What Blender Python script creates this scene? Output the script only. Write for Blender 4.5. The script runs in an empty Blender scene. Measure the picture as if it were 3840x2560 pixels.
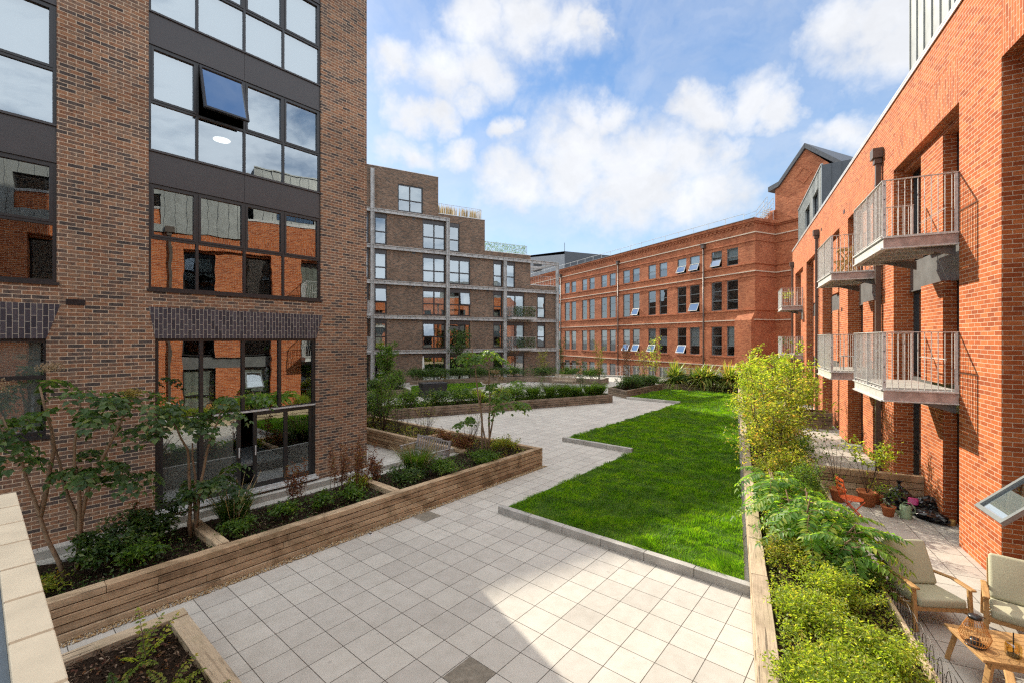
import bpy, math, random
import numpy as np
from mathutils import Vector, Matrix
random.seed(7); RNG = np.random.default_rng(11)
sc = bpy.context.scene
COL = sc.collection
R_ = math.radians
PI = math.pi
DENOISE = False

# ---------------------------------------------------------------- frames (plan grids of the place)
class Frame:
    """plan grid: ox, oy = origin, deg = heading of local x clockwise from north (+Y)"""
    def __init__(s, deg, ox=0.0, oy=0.0):
        s.sx, s.cx = math.sin(R_(deg)), math.cos(R_(deg)); s.ox, s.oy = ox, oy
        s.rot = R_(90 - deg)
    def w(s, a, b, z=0.0): return Vector((s.ox + a*s.sx - b*s.cx, s.oy + a*s.cx + b*s.sx, z))
    def d(s, a, b): return Vector((a*s.sx - b*s.cx, a*s.cx + b*s.sx, 0))
FL = Frame(39.87)                     # courtyard / left building grid
FR = Frame(26.3)                      # right building grid
FM = Frame(60.6, -11.69, 38.2)        # stepped block grid
FF = Frame(-24.97, 21.06, 39.0)       # old red factory grid

# ---------------------------------------------------------------- object helpers
def link(o): COL.objects.link(o); return o
def tag(o, label=None, cat=None, group=None, kind=None):
    if label: o['label'] = label
    if cat: o['category'] = cat
    if group: o['group'] = group
    if kind: o['kind'] = kind
    return o
def empty(name, loc=(0, 0, 0), rz=0.0, label=None, cat=None, group=None):
    o = bpy.data.objects.new(name, None); link(o); o.empty_display_size = .2
    o.location = loc; o.rotation_euler = (0, 0, rz)
    return tag(o, label, cat, group)
def kids(o): return [c for c in bpy.data.objects if c.parent == o]
def copy_tree(o, parent=None):
    ch = kids(o)
    c = o.copy(); link(c)
    if parent is not None: c.parent = parent
    for k in ch: copy_tree(k, c)
    return c
def face(dx, dy): return math.atan2(dx, -dy)     # yaw that turns local -y towards (dx, dy)

class MB:
    def __init__(s): s.v = []; s.f = []; s.m = []; s.uv = []
    def q(s, pts, mi=0, uv=None):
        n = len(s.v); s.v += [tuple(p) for p in pts]; s.f.append(tuple(range(n, n+len(pts)))); s.m.append(mi)
        s.uv += uv if uv else [(0, 0)]*len(pts)
    def obox(s, o, ax, ay, az, mi=0):
        o, ax, ay, az = Vector(o), Vector(ax), Vector(ay), Vector(az)
        L = [ax.length, ay.length, az.length]
        lo = max(range(3), key=lambda i: L[i])
        ru, rv = random.uniform(0, 60), random.uniform(0, 60)
        P = [o+ax*i+ay*j+az*k for k in (0, 1) for j in (0, 1) for i in (0, 1)]
        C = [(L[0]*i, L[1]*j, L[2]*k) for k in (0, 1) for j in (0, 1) for i in (0, 1)]
        n = len(s.v); s.v += [tuple(p) for p in P]
        for fc in ((0, 2, 3, 1), (4, 5, 7, 6), (0, 1, 5, 4), (2, 6, 7, 3), (0, 4, 6, 2), (1, 3, 7, 5)):
            s.f.append(tuple(n+i for i in fc)); s.m.append(mi)
            for i in fc:
                c = C[i]; s.uv.append((ru+c[lo], rv+sum(c)-c[lo]))
    def box(s, x0, x1, y0, y1, z0, z1, mi=0):
        s.obox((x0, y0, z0), (x1-x0, 0, 0), (0, y1-y0, 0), (0, 0, z1-z0), mi)
    def bar(s, p0, p1, w, h, mi=0, up=(0, 0, 1)):
        p0, p1 = Vector(p0), Vector(p1); d = p1-p0; u = Vector(up)
        sd = d.cross(u)
        if sd.length < 1e-6: sd = Vector((1, 0, 0))
        sd.normalize(); u = sd.cross(d).normalized()
        s.obox(p0-sd*w/2-u*h/2, d, sd*w, u*h, mi)
    def tube(s, pts, rad, n=6, mi=0, cap=True):
        pts = [Vector(p) for p in pts]
        if not isinstance(rad, (list, tuple)): rad = [rad]*len(pts)
        b = len(s.v)
        for i, p in enumerate(pts):
            d = (pts[min(i+1, len(pts)-1)]-pts[max(i-1, 0)]).normalized()
            a = Vector((1, 0, 0)) if abs(d.x) < .8 else Vector((0, 1, 0))
            x = d.cross(a).normalized(); y = d.cross(x)
            for k in range(n):
                t = 2*PI*k/n; s.v.append(tuple(p+(x*math.cos(t)+y*math.sin(t))*rad[i]))
        for i in range(len(pts)-1):
            for k in range(n):
                a, c = b+i*n+k, b+i*n+(k+1) % n
                s.f.append((a, c, c+n, a+n)); s.m.append(mi); s.uv += [(i*.1, k/n)]*4
        if cap:
            s.f.append(tuple(range(b+n-1, b-1, -1))); s.m.append(mi); s.uv += [(0, 0)]*n
            e = b+(len(pts)-1)*n
            s.f.append(tuple(range(e, e+n))); s.m.append(mi); s.uv += [(0, 0)]*n
    def lathe(s, prof, n=20, mi=0, c=(0, 0, 0)):
        b = len(s.v)
        for r, z in prof:
            for k in range(n):
                t = 2*PI*k/n; s.v.append((c[0]+r*math.cos(t), c[1]+r*math.sin(t), c[2]+z))
        for i in range(len(prof)-1):
            for k in range(n):
                a, d = b+i*n+k, b+i*n+(k+1) % n
                s.f.append((a, d, d+n, a+n)); s.m.append(mi); s.uv += [(0, 0)]*4
    def prism(s, poly, z0, z1, mi=0, mtop=None):
        n = len(poly)
        s.q([(p[0], p[1], z1) for p in poly], mi if mtop is None else mtop)
        s.q([(p[0], p[1], z0) for p in reversed(poly)], mi)
        for i in range(n):
            a, c = poly[i], poly[(i+1) % n]
            s.q([(a[0], a[1], z0), (c[0], c[1], z0), (c[0], c[1], z1), (a[0], a[1], z1)], mi)
    def build(s, name, mats, parent=None, smooth=False, bevel=0.0, seg=2):
        me = bpy.data.meshes.new(name); me.from_pydata(s.v, [], s.f)
        if not isinstance(mats, (list, tuple)): mats = [mats]
        for m in mats: me.materials.append(m)
        me.polygons.foreach_set('material_index', s.m)
        ul = me.uv_layers.new(name='UVMap')
        ul.data.foreach_set('uv', [c for t in s.uv for c in t])
        if smooth: me.polygons.foreach_set('use_smooth', [True]*len(s.f))
        me.update()
        o = bpy.data.objects.new(name, me); link(o)
        if parent is not None: o.parent = parent
        if bevel:
            md = o.modifiers.new('edge', 'BEVEL'); md.width = bevel; md.segments = seg; md.limit_method = 'ANGLE'; md.angle_limit = R_(40)
        return o

def np_mesh(name, V, Fs, mats, parent=None, smooth=False, midx=None):
    """V (n,3); Fs list of (m,k) index arrays"""
    me = bpy.data.meshes.new(name)
    me.vertices.add(len(V)); me.vertices.foreach_set('co', np.asarray(V, np.float32).ravel())
    loops = np.concatenate([F.ravel() for F in Fs]).astype(np.int32)
    tot = np.concatenate([np.full(len(F), F.shape[1], np.int32) for F in Fs])
    st = np.concatenate([[0], np.cumsum(tot)[:-1]]).astype(np.int32)
    me.loops.add(len(loops)); me.loops.foreach_set('vertex_index', loops)
    me.polygons.add(len(tot)); me.polygons.foreach_set('loop_start', st); me.polygons.foreach_set('loop_total', tot)
    if not isinstance(mats, (list, tuple)): mats = [mats]
    for m in mats: me.materials.append(m)
    if midx is not None: me.polygons.foreach_set('material_index', np.asarray(midx, np.int32))
    if smooth: me.polygons.foreach_set('use_smooth', np.ones(len(tot), bool))
    me.update(calc_edges=True)
    o = bpy.data.objects.new(name, me); link(o)
    if parent is not None: o.parent = parent
    return o

# ---------------------------------------------------------------- materials
class NT:
    def __init__(s, name):
        s.mat = bpy.data.materials.new(name); s.mat.use_nodes = True
        s.t = s.mat.node_tree; s.t.nodes.clear()
        s.out = s.t.nodes.new('ShaderNodeOutputMaterial')
    def n(s, typ, **kw):
        nd = s.t.nodes.new('ShaderNode'+typ)
        for k, v in kw.items():
            if k.startswith('i_'):
                key = k[2:]
                key = int(key) if key.isdigit() else key.replace('_', ' ')
                if hasattr(v, 'is_output'): s.t.links.new(v, nd.inputs[key])
                else: nd.inputs[key].default_value = v
            else: setattr(nd, k, v)
        return nd
    def l(s, a, b): s.t.links.new(a, b)
    def math(s, op, a, b=0.0, c=0.0, clamp=False):
        nd = s.n('Math', operation=op, use_clamp=clamp)
        for i, x in enumerate((a, b, c)):
            if hasattr(x, 'is_output'): s.l(x, nd.inputs[i])
            else: nd.inputs[i].default_value = x
        return nd.outputs[0]
    def mix(s, fac, a, b, mode='MIX'):
        nd = s.n('MixRGB', blend_type=mode)
        for i, x in enumerate((fac, a, b)):
            if hasattr(x, 'is_output'): s.l(x, nd.inputs[i])
            elif i == 0: nd.inputs[0].default_value = x
            else: nd.inputs[i].default_value = c4(x)
        return nd.outputs[0]
    def ramp(s, fac, stops, interp='LINEAR'):
        nd = s.n('ValToRGB'); r = nd.color_ramp; r.interpolation = interp
        while len(r.elements) < len(stops): r.elements.new(.5)
        for e, (p, c) in zip(r.elements, stops): e.position = p; e.color = c4(c)
        s.l(fac, nd.inputs[0]); return nd.outputs[0]
    def noise(s, vec, scale, detail=3, rough=.55, dist=0.0):
        nd = s.n('TexNoise', i_Scale=scale, i_Detail=detail, i_Roughness=rough, i_Distortion=dist)
        if vec is not None: s.l(vec, nd.inputs['Vector'])
        return nd.outputs[0]
    def bsdf(s, col, rough=.7, spec=.5, bump=None, bd=.01, bs=1.0, metal=0.0, **kw):
        b = s.n('BsdfPrincipled')
        for key, x in (('Base Color', col), ('Roughness', rough), ('Specular IOR Level', spec), ('Metallic', metal)):
            if hasattr(x, 'is_output'): s.l(x, b.inputs[key])
            else: b.inputs[key].default_value = c4(x) if key == 'Base Color' else x
        if bump is not None:
            bp = s.n('Bump', i_Strength=bs, i_Distance=bd, i_Height=bump); s.l(bp.outputs[0], b.inputs['Normal'])
        return b
    def done(s, sh):
        s.l(sh.outputs[0] if hasattr(sh, 'outputs') else sh, s.out.inputs['Surface']); return s.mat
def c4(c): return (c[0], c[1], c[2], 1.0) if not hasattr(c, 'is_output') else c

def brick_mat(name, ramp, mortar, mode='wall', bw=.225, rh=.075, mo=.010, stain=.25, bump=.006, rough=.85, speck=.35, flecks=0.0):
    t = NT(name); tc = t.n('TexCoord'); o = tc.outputs['Object']
    sx = t.n('SeparateXYZ'); t.l(o, sx.inputs[0])
    s = t.math('ADD', sx.outputs[0], sx.outputs[1])
    cb = t.n('CombineXYZ')
    if mode == 'wall': t.l(s, cb.inputs[0]); t.l(sx.outputs[2], cb.inputs[1])
    elif mode == 'soldier': t.l(sx.outputs[2], cb.inputs[0]); t.l(s, cb.inputs[1])
    else: t.l(sx.outputs[1], cb.inputs[0]); t.l(sx.outputs[0], cb.inputs[1])
    # slight unevenness of the laying
    nz = t.n('TexNoise', i_Scale=2.2, i_Detail=1.0); t.l(o, nz.inputs['Vector'])
    wv = t.n('VectorMath', operation='MULTIPLY_ADD'); t.l(nz.outputs['Color'], wv.inputs[0]); wv.inputs[1].default_value = (.012, .012, 0); t.l(cb.outputs[0], wv.inputs[2])
    br = t.n('TexBrick', i_Scale=1.0, i_Mortar_Size=mo*.5, i_Mortar_Smooth=.25, i_Bias=0.0, i_Brick_Width=bw, i_Row_Height=rh)
    br.inputs['Color1'].default_value = (0, 0, 0, 1); br.inputs['Color2'].default_value = (1, 1, 1, 1); br.inputs['Mortar'].default_value = (.5, .5, .5, 1)
    t.l(wv.outputs[0], br.inputs['Vector'])
    fine = t.noise(o, 38, 4, .7); big = t.noise(o, .55, 4, .6); mid = t.noise(o, 9, 3, .6)
    val = t.math('ADD', br.outputs['Color'], t.math('MULTIPLY', t.math('SUBTRACT', mid, .5), speck))
    col = t.ramp(val, ramp)
    col = t.mix(1.0, col, t.ramp(fine, [(.3, (.72, .72, .72)), (.7, (1.12, 1.12, 1.12))]), 'MULTIPLY')
    if flecks:
        fk = t.ramp(t.noise(o, 21, 3, .6, .4), [(.57, (0, 0, 0)), (.63, (1, 1, 1))])
        col = t.mix(t.math('MULTIPLY', fk, flecks), col, t.mix(1.0, col, (.34, .31, .32), 'MULTIPLY'))
    mcol = t.mix(t.noise(o, 14, 3), [c*.8 for c in mortar], [min(1, c*1.12) for c in mortar])
    col = t.mix(br.outputs['Fac'], col, mcol)
    col = t.mix(1.0, col, t.ramp(big, [(.28, (1-stain,)*3), (.72, (1+stain*.35,)*3)]), 'MULTIPLY')
    h = t.math('ADD', t.math('MULTIPLY', br.outputs['Fac'], -1.0), t.math('MULTIPLY', fine, .35))
    return t.done(t.bsdf(col, rough, .25, h, bump, .8))

def simple(name, col, rough=.5, metal=0.0, spec=.5, var=.12, scale=6.0, bump=0.0, coords='Object'):
    t = NT(name); tc = t.n('TexCoord'); o = tc.outputs[coords]
    nz = t.noise(o, scale, 5, .6)
    c = t.mix(1.0, col, t.ramp(nz, [(.3, (1-var,)*3), (.7, (1+var,)*3)]), 'MULTIPLY')
    rg = t.math('ADD', rough-.06, t.math('MULTIPLY', nz, .12))
    return t.done(t.bsdf(c, rg, spec, nz if bump else None, bump or .01, 1.0, metal))

def timber_mat(name, cols, stain=.6):
    t = NT(name); tc = t.n('TexCoord'); uv = tc.outputs['UV']; o = tc.outputs['Object']
    isl = t.n('NewGeometry').outputs['Random Per Island']
    mp = t.n('Mapping'); mp.inputs['Scale'].default_value = (1.3, 26, 1); t.l(uv, mp.inputs['Vector'])
    g = t.noise(mp.outputs[0], 1.6, 6, .62, 1.1)
    mp2 = t.n('Mapping'); mp2.inputs['Scale'].default_value = (.9, 7, 1); t.l(uv, mp2.inputs['Vector'])
    g2 = t.noise(mp2.outputs[0], 1.5, 3, .6, .8)
    base = t.ramp(isl, [(0, cols[0]), (.35, cols[1]), (.7, cols[2]), (1, cols[3])])
    col = t.mix(1.0, base, t.ramp(g, [(.25, (.55, .52, .5)), (.5, (1, 1, 1)), (.8, (1.18, 1.16, 1.12))]), 'MULTIPLY')
    st = t.ramp(t.noise(o, 1.7, 5, .68, .6), [(.47, (0, 0, 0)), (.62, (1, 1, 1))])
    col = t.mix(t.math('MULTIPLY', st, stain), col, t.mix(1.0, col, (.33, .30, .25), 'MULTIPLY'))
    gr = t.ramp(t.noise(o, 2.6, 4, .6), [(.58, (0, 0, 0)), (.72, (1, 1, 1))])
    col = t.mix(t.math('MULTIPLY', gr, .3), col, (.10, .10, .035))
    crack = t.ramp(t.noise(mp.outputs[0], .9, 2, .5, .4), [(.33, (0, 0, 0)), (.37, (1, 1, 1))])
    col = t.mix(1.0, col, t.mix(.6, (1, 1, 1), crack), 'MULTIPLY')
    return t.done(t.bsdf(col, .85, .2, t.math('ADD', g, t.math('MULTIPLY', crack, .5)), .006, .9))

def leaf_mat(name, ramp, trans=.45, rough=.45, spec=.4, tint=(1.9, 1.95, .7)):
    trans = min(.7, trans+.1)
    t = NT(name); isl = t.n('NewGeometry').outputs['Random Per Island']
    o = t.n('TexCoord').outputs['Object']
    v = t.math('ADD', isl, t.math('MULTIPLY', t.math('SUBTRACT', t.noise(o, 2.5, 2), .5), .5))
    col = t.ramp(v, ramp)
    b = t.bsdf(col, rough, spec)
    tr = t.n('BsdfTranslucent'); t.l(t.mix(1.0, col, tint, 'MULTIPLY'), tr.inputs[0])
    mx = t.n('MixShader', i_0=trans); t.l(b.outputs[0], mx.inputs[1]); t.l(tr.outputs[0], mx.inputs[2])
    return t.done(mx)

def glass_mat(name, refl=.38, tint=(.62, .68, .68), wave=.5, wscale=1.1, fres=.5):
    t = NT(name); o = t.n('TexCoord').outputs['Object']
    nz = t.noise(o, wscale, 2, .5)
    bp = t.n('Bump', i_Strength=wave, i_Distance=.012, i_Height=nz)
    gl = t.n('BsdfGlossy', i_Roughness=.0); gl.inputs[0].default_value = (.88, .95, 1.0, 1); t.l(bp.outputs[0], gl.inputs['Normal'])
    tr = t.n('BsdfTransparent'); tr.inputs[0].default_value = c4(tint)
    lw = t.n('LayerWeight', i_Blend=.35)
    f = t.math('ADD', refl, t.math('MULTIPLY', lw.outputs['Fresnel'], fres), clamp=True)
    mx = t.n('MixShader'); t.l(f, mx.inputs[0]); t.l(tr.outputs[0], mx.inputs[1]); t.l(gl.outputs[0], mx.inputs[2])
    return t.done(mx)

M = {}
LB = [(0, (.085, .068, .06)), (.12, (.125, .094, .078)), (.28, (.19, .122, .086)), (.45, (.285, .142, .082)), (.62, (.35, .17, .088)), (.75, (.225, .148, .105)), (.88, (.305, .18, .11)), (1, (.40, .205, .11))]
M['brown_brick'] = brick_mat('brown_brick', LB, (.66, .50, .35), stain=.30, speck=.9, mo=.014, bw=.235, flecks=.7)
MBR = [(0, (.09, .072, .06)), (.3, (.16, .105, .07)), (.6, (.215, .13, .083)), (1, (.28, .175, .118))]
M['dusk_brick'] = brick_mat('dusk_brick', MBR, (.34, .28, .22), stain=.3, mo=.012)
RB = [(0, (.34, .075, .021)), (.35, (.45, .107, .029)), (.7, (.51, .135, .037)), (1, (.59, .175, .055))]
RMO = (.66, .46, .32)
M['red_brick'] = brick_mat('red_brick', RB, RMO, stain=.16, speck=.4, mo=.013)
M['red_soldier'] = brick_mat('red_soldier', RB, RMO, mode='soldier', stain=.16, mo=.013)
M['red_soffit'] = brick_mat('red_soffit', RB, RMO, mode='flat', stain=.16, mo=.013)
FB = [(0, (.38, .11, .048)), (.4, (.48, .15, .064)), (.75, (.54, .185, .08)), (1, (.60, .22, .10))]
M['factory_brick'] = brick_mat('factory_brick', FB, (.50, .27, .17), stain=.32, mo=.010)
M['blue_brick'] = brick_mat('blue_brick', [(0, (.045, .04, .05)), (.5, (.07, .06, .07)), (1, (.10, .085, .095))], (.42, .36, .29), mode='soldier', rough=.45, stain=.15, mo=.012)
M['dark_frame'] = simple('dark_frame', (.022, .020, .020), .38, 0, .5, .1, 12)
M['spandrel'] = simple('spandrel_metal', (.050, .043, .042), .42, 0, .5, .12, 3)
M['zinc_panel'] = simple('zinc_panel', (.16, .16, .155), .42, .3, .5, .12, 3)
M['zinc_light'] = simple('zinc_light', (.36, .37, .35), .38, .5, .5, .1, 2.5)
M['zinc_dark'] = simple('zinc_dark', (.085, .09, .095), .4, .3, .5, .1, 3)
M['galv'] = simple('galvanised_steel', (.56, .555, .53), .5, .15, .5, .22, 14)
M['galv_stain'] = simple('weathered_channel', (.42, .325, .285), .5, .1, .5, .35, 5)
M['steel_grey'] = simple('weathered_steel', (.44, .43, .41), .55, .1, .5, .28, 2.4)
M['pipe'] = simple('pipe_brown', (.10, .075, .06), .4, .2, .5, .12, 5)
M['coping'] = simple('aluminium_coping', (.55, .54, .52), .35, .5, .5, .08, 2)
M['slate'] = simple('slate', (.075, .08, .088), .5, 0, .4, .25, 8, .01)
M['slate_light'] = simple('slate_tiles', (.26, .27, .28), .5, 0, .4, .3, 9)
M['cream_stone'] = simple('cream_stone', (.62, .50, .38), .8, 0, .3, .12, 3)
M['limestone'] = simple('limestone_coping', (.68, .585, .43), .8, 0, .3, .10, 3.5, .002)
M['limejoint'] = simple('lime_joint', (.44, .34, .23), .9, 0, .2, .15, 30)
M['lead'] = simple('lead_flashing', (.16, .20, .24), .45, .2, .5, .2, 4)
M['granite'] = None
M['black_plastic'] = simple('black_plastic', (.018, .018, .02), .35, 0, .5, .1, 4)
M['white_paint'] = simple('white_paint', (.72, .72, .70), .5, 0, .5, .05, 3)
M['blind'] = simple('roller_blind', (.42, .45, .46), .9, 0, .2, .06, 1.5)
M['curtain'] = simple('curtain_cloth', (.60, .56, .48), .95, 0, .1, .12, 6)
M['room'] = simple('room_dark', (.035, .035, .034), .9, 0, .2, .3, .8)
M['glass_main'] = glass_mat('glass_main', .29, wave=.2, fres=.3)
M['glass_far'] = glass_mat('glass_far', .26, wave=.25, wscale=.9, fres=.35)
M['glass_factory'] = glass_mat('glass_factory', .09, wave=.35, wscale=.9, fres=.18)
M['glass_red'] = glass_mat('glass_red', .26, wave=.35)
M['concrete'] = simple('pale_concrete', (.45, .43, .38), .9, 0, .2, .15, 4)
TW = [(.32, .215, .13), (.50, .35, .215), (.42, .30, .19), (.60, .45, .29)]
M['timber'] = timber_mat('oak_sleeper', TW)
M['timber_pale'] = timber_mat('pale_oak_sleeper', [(.46, .36, .24), (.52, .41, .28), (.44, .35, .25), (.56, .45, .32)], .3)
M['timber_grey'] = timber_mat('grey_oak_sleeper', [(.20, .155, .115), (.28, .21, .15), (.24, .185, .14), (.33, .25, .18)])

def soil_mat():
    t = NT('soil'); o = t.n('TexCoord').outputs['Object']
    a = t.noise(o, 30, 6, .75); b = t.noise(o, 3, 3)
    c = t.ramp(a, [(.3, (.016, .011, .008)), (.55, (.045, .03, .02)), (.72, (.11, .072, .045)), (.8, (.2, .14, .09))])
    c = t.mix(1.0, c, t.ramp(b, [(.3, (.7, .7, .7)), (.7, (1.2, 1.15, 1.1))]), 'MULTIPLY')
    return t.done(t.bsdf(c, .95, .1, a, .04, 1.0))
M['soil'] = soil_mat()
def chip_mat():
    t = NT('bark_chips'); isl = t.n('NewGeometry').outputs['Random Per Island']
    return t.done(t.bsdf(t.ramp(isl, [(0, (.02, .013, .009)), (.6, (.07, .042, .025)), (.85, (.15, .095, .06)), (1, (.32, .24, .17))]), .9, .2))
M['chips'] = chip_mat()
def pebble_mat():
    t = NT('pebbles'); isl = t.n('NewGeometry').outputs['Random Per Island']
    return t.done(t.bsdf(t.ramp(isl, [(0, (.22, .12, .05)), (.4, (.42, .27, .12)), (.75, (.55, .40, .22)), (1, (.68, .58, .42))]), .7, .3))
M['pebble'] = pebble_mat()

def paving_mat(name, pitch, off, cols, ang=0.0, wide=1.0):
    t = NT(name); tc = t.n('TexCoord'); o = tc.outputs['Object']
    mp = t.n('Mapping'); mp.inputs['Location'].default_value = (off[0], off[1], 0); mp.inputs['Rotation'].default_value = (0, 0, ang)
    t.l(o, mp.inputs['Vector'])
    br = t.n('TexBrick', offset=0.0, offset_frequency=2, i_Scale=1.0, i_Mortar_Size=.0048, i_Mortar_Smooth=.1, i_Brick_Width=pitch*wide, i_Row_Height=pitch)
    br.inputs['Color1'].default_value = (0, 0, 0, 1); br.inputs['Color2'].default_value = (1, 1, 1, 1)
    t.l(mp.outputs[0], br.inputs['Vector'])
    spk = t.noise(o, 240, 3, .8); mid = t.noise(o, 5, 5, .65); big = t.noise(o, .5, 3, .6)
    col = t.ramp(br.outputs['Color'], [(0, cols[0]), (.5, cols[1]), (1, cols[2])])
    col = t.mix(1.0, col, t.ramp(spk, [(.34, (.70, .69, .68)), (.5, (1, 1, 1)), (.68, (1.15, 1.14, 1.12))]), 'MULTIPLY')
    col = t.mix(1.0, col, t.ramp(mid, [(.3, (.90, .895, .88)), (.6, (1.03, 1.03, 1.03))]), 'MULTIPLY')
    col = t.mix(1.0, col, t.ramp(big, [(.3, (.93, .93, .92)), (.7, (1.04, 1.04, 1.04))]), 'MULTIPLY')
    spots = t.ramp(t.noise(o, 7.5, 2, .5), [(.73, (0, 0, 0)), (.77, (1, 1, 1))])
    col = t.mix(t.math('MULTIPLY', spots, .3), col, (.16, .145, .12))
    jm = t.mix(t.noise(o, 1.3, 3), (.05, .042, .033), (.13, .115, .095))
    col = t.mix(br.outputs['Fac'], col, jm)
    h = t.math('ADD', t.math('MULTIPLY', br.outputs['Fac'], -1.5), t.math('MULTIPLY', spk, .18))
    return t.done(t.bsdf(col, .72, .3, h, .004, .7))
SL = .4445
M['paving'] = paving_mat('paving_slabs', SL, (-3.42 % SL, -4.352 % SL), [(.45, .425, .385), (.49, .465, .42), (.53, .505, .455)])
M['patio'] = paving_mat('patio_slabs', .45, (.1, .05), [(.47, .44, .395), (.51, .48, .43), (.55, .52, .465)], 0.0, 1.0)
def damp_mat():
    t = NT('damp_slab'); o = t.n('TexCoord').outputs['Object']
    a = t.noise(o, 9, 6, .7); s = t.noise(o, 200, 2, .7)
    c = t.ramp(a, [(.3, (.16, .14, .11)), (.55, (.24, .21, .165)), (.75, (.34, .31, .26))])
    c = t.mix(1.0, c, t.ramp(s, [(.35, (.75, .75, .75)), (.65, (1.1, 1.1, 1.1))]), 'MULTIPLY')
    return t.done(t.bsdf(c, .7, .3, s, .003, .5))
M['damp'] = damp_mat()
def granite_mat():
    t = NT('granite_kerb'); tc = t.n('TexCoord'); o = tc.outputs['Object']
    s = t.noise(o, 160, 3, .8); b = t.noise(o, 2.2, 4, .6)
    isl = t.n('NewGeometry').outputs['Random Per Island']
    c = t.ramp(s, [(.32, (.22, .215, .205)), (.5, (.44, .43, .41)), (.7, (.62, .61, .585))])
    c = t.mix(1.0, c, t.ramp(b, [(.3, (.72, .71, .68)), (.65, (1.08, 1.07, 1.05))]), 'MULTIPLY')
    c = t.mix(1.0, c, t.ramp(isl, [(0, (.88, .88, .88)), (1, (1.1, 1.08, 1.05))]), 'MULTIPLY')
    return t.done(t.bsdf(c, .75, .3, s, .003, .6))
M['granite'] = granite_mat()
def dirt_mat():
    t = NT('lawn_soil'); o = t.n('TexCoord').outputs['Object']
    a = t.noise(o, 8, 5, .7)
    return t.done(t.bsdf(t.ramp(a, [(.35, (.035, .07, .010)), (.6, (.06, .11, .016)), (.8, (.10, .09, .04))]), .95, .1, a, .02, 1))
M['lawn_soil'] = dirt_mat()
def grass_mat():
    t = NT('grass_blades'); isl = t.n('NewGeometry').outputs['Random Per Island']
    o = t.n('TexCoord').outputs['Object']
    v = t.math('ADD', t.math('MULTIPLY', isl, .5), t.math('MULTIPLY', t.math('SUBTRACT', t.noise(o, 3.2, 5, .65), .22), 1.05))
    col = t.ramp(v, [(.15, (.03, .085, .006)), (.45, (.075, .165, .012)), (.72, (.15, .245, .022)), (.95, (.29, .32, .06))])
    b = t.bsdf(col, .5, .35)
    tr = t.n('BsdfTranslucent'); t.l(t.mix(1.0, col, (2.1, 2.4, .45), 'MULTIPLY'), tr.inputs[0])
    mx = t.n('MixShader', i_0=.6); t.l(b.outputs[0], mx.inputs[1]); t.l(tr.outputs[0], mx.inputs[2])
    return t.done(mx)
M['grass'] = grass_mat()
M['leaf_dark'] = leaf_mat('leaf_dark', [(0, (.03, .066, .017)), (.5, (.055, .11, .027)), (.9, (.105, .165, .042)), (1, (.19, .22, .075))], .32, .38)
M['leaf_mid'] = leaf_mat('leaf_mid', [(0, (.05, .105, .018)), (.5, (.085, .16, .028)), (.9, (.14, .22, .042)), (1, (.22, .26, .06))], .45)
M['leaf_lime'] = leaf_mat('leaf_lime', [(0, (.15, .22, .03)), (.5, (.26, .34, .05)), (.85, (.40, .43, .08)), (1, (.48, .38, .09))], .5)
M['leaf_gold'] = leaf_mat('leaf_gold', [(0, (.12, .17, .028)), (.45, (.23, .28, .05)), (.75, (.37, .36, .08)), (.92, (.44, .33, .09)), (1, (.36, .17, .07))], .48)
M['leaf_sumac'] = leaf_mat('leaf_sumac', [(0, (.07, .18, .03)), (.5, (.15, .29, .045)), (.85, (.27, .38, .06)), (1, (.40, .43, .07))], .45)
M['leaf_rust'] = leaf_mat('leaf_rust', [(0, (.09, .03, .018)), (.5, (.18, .065, .034)), (.85, (.26, .12, .05)), (1, (.18, .16, .045))], .3, .6)
M['leaf_spike'] = leaf_mat('leaf_spike', [(0, (.10, .17, .03)), (.5, (.20, .27, .055)), (.8, (.34, .36, .10)), (1, (.48, .30, .10))], .35, .4)
M['straw'] = leaf_mat('straw', [(0, (.34, .24, .12)), (.5, (.5, .39, .21)), (1, (.62, .52, .32))], .3, .7, .2, (1, 1, .9))
M['flower_cream'] = leaf_mat('flower_cream', [(0, (.26, .17, .09)), (.5, (.40, .29, .17)), (1, (.52, .42, .28))], .3, .8, .2, (1, 1, .9))
M['flower_ochre'] = leaf_mat('flower_ochre', [(0, (.22, .16, .03)), (.5, (.36, .27, .06)), (1, (.46, .36, .12))], .3, .8, .2, (1, 1, .9))
M['flower_mauve'] = leaf_mat('flower_mauve', [(0, (.12, .08, .12)), (.5, (.22, .16, .20)), (1, (.2, .2, .1))], .3, .8, .2, (1, 1, .9))
M['bark'] = simple('bark', (.23, .155, .095), .85, 0, .2, .35, 14, .006)
M['bark_dark'] = simple('bark_dark', (.085, .058, .04), .9, 0, .2, .35, 14, .006)
def wood_mat(name, col):
    t = NT(name); o = t.n('TexCoord').outputs['Object']
    mp = t.n('Mapping'); mp.inputs['Scale'].default_value = (18, 3, 18); t.l(o, mp.inputs['Vector'])
    g = t.noise(mp.outputs[0], 1.5, 5, .6, .6)
    c = t.mix(1.0, col, t.ramp(g, [(.3, (.72, .70, .66)), (.7, (1.12, 1.1, 1.08))]), 'MULTIPLY')
    return t.done(t.bsdf(c, .55, .35, g, .002, .5))
M['teak'] = wood_mat('teak', (.46, .27, .11))
M['bench_grey'] = wood_mat('bench_silver_wood', (.33, .30, .29))
M['bench_wood'] = wood_mat('bench_pale_wood', (.42, .34, .25))
M['stick'] = wood_mat('cane', (.55, .34, .12))
M['cushion'] = simple('sage_cushion', (.42, .41, .29), .95, 0, .1, .06, 40, .002)
M['pillow_white'] = simple('pale_pillow', (.62, .64, .62), .95, 0, .1, .05, 30)
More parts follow.
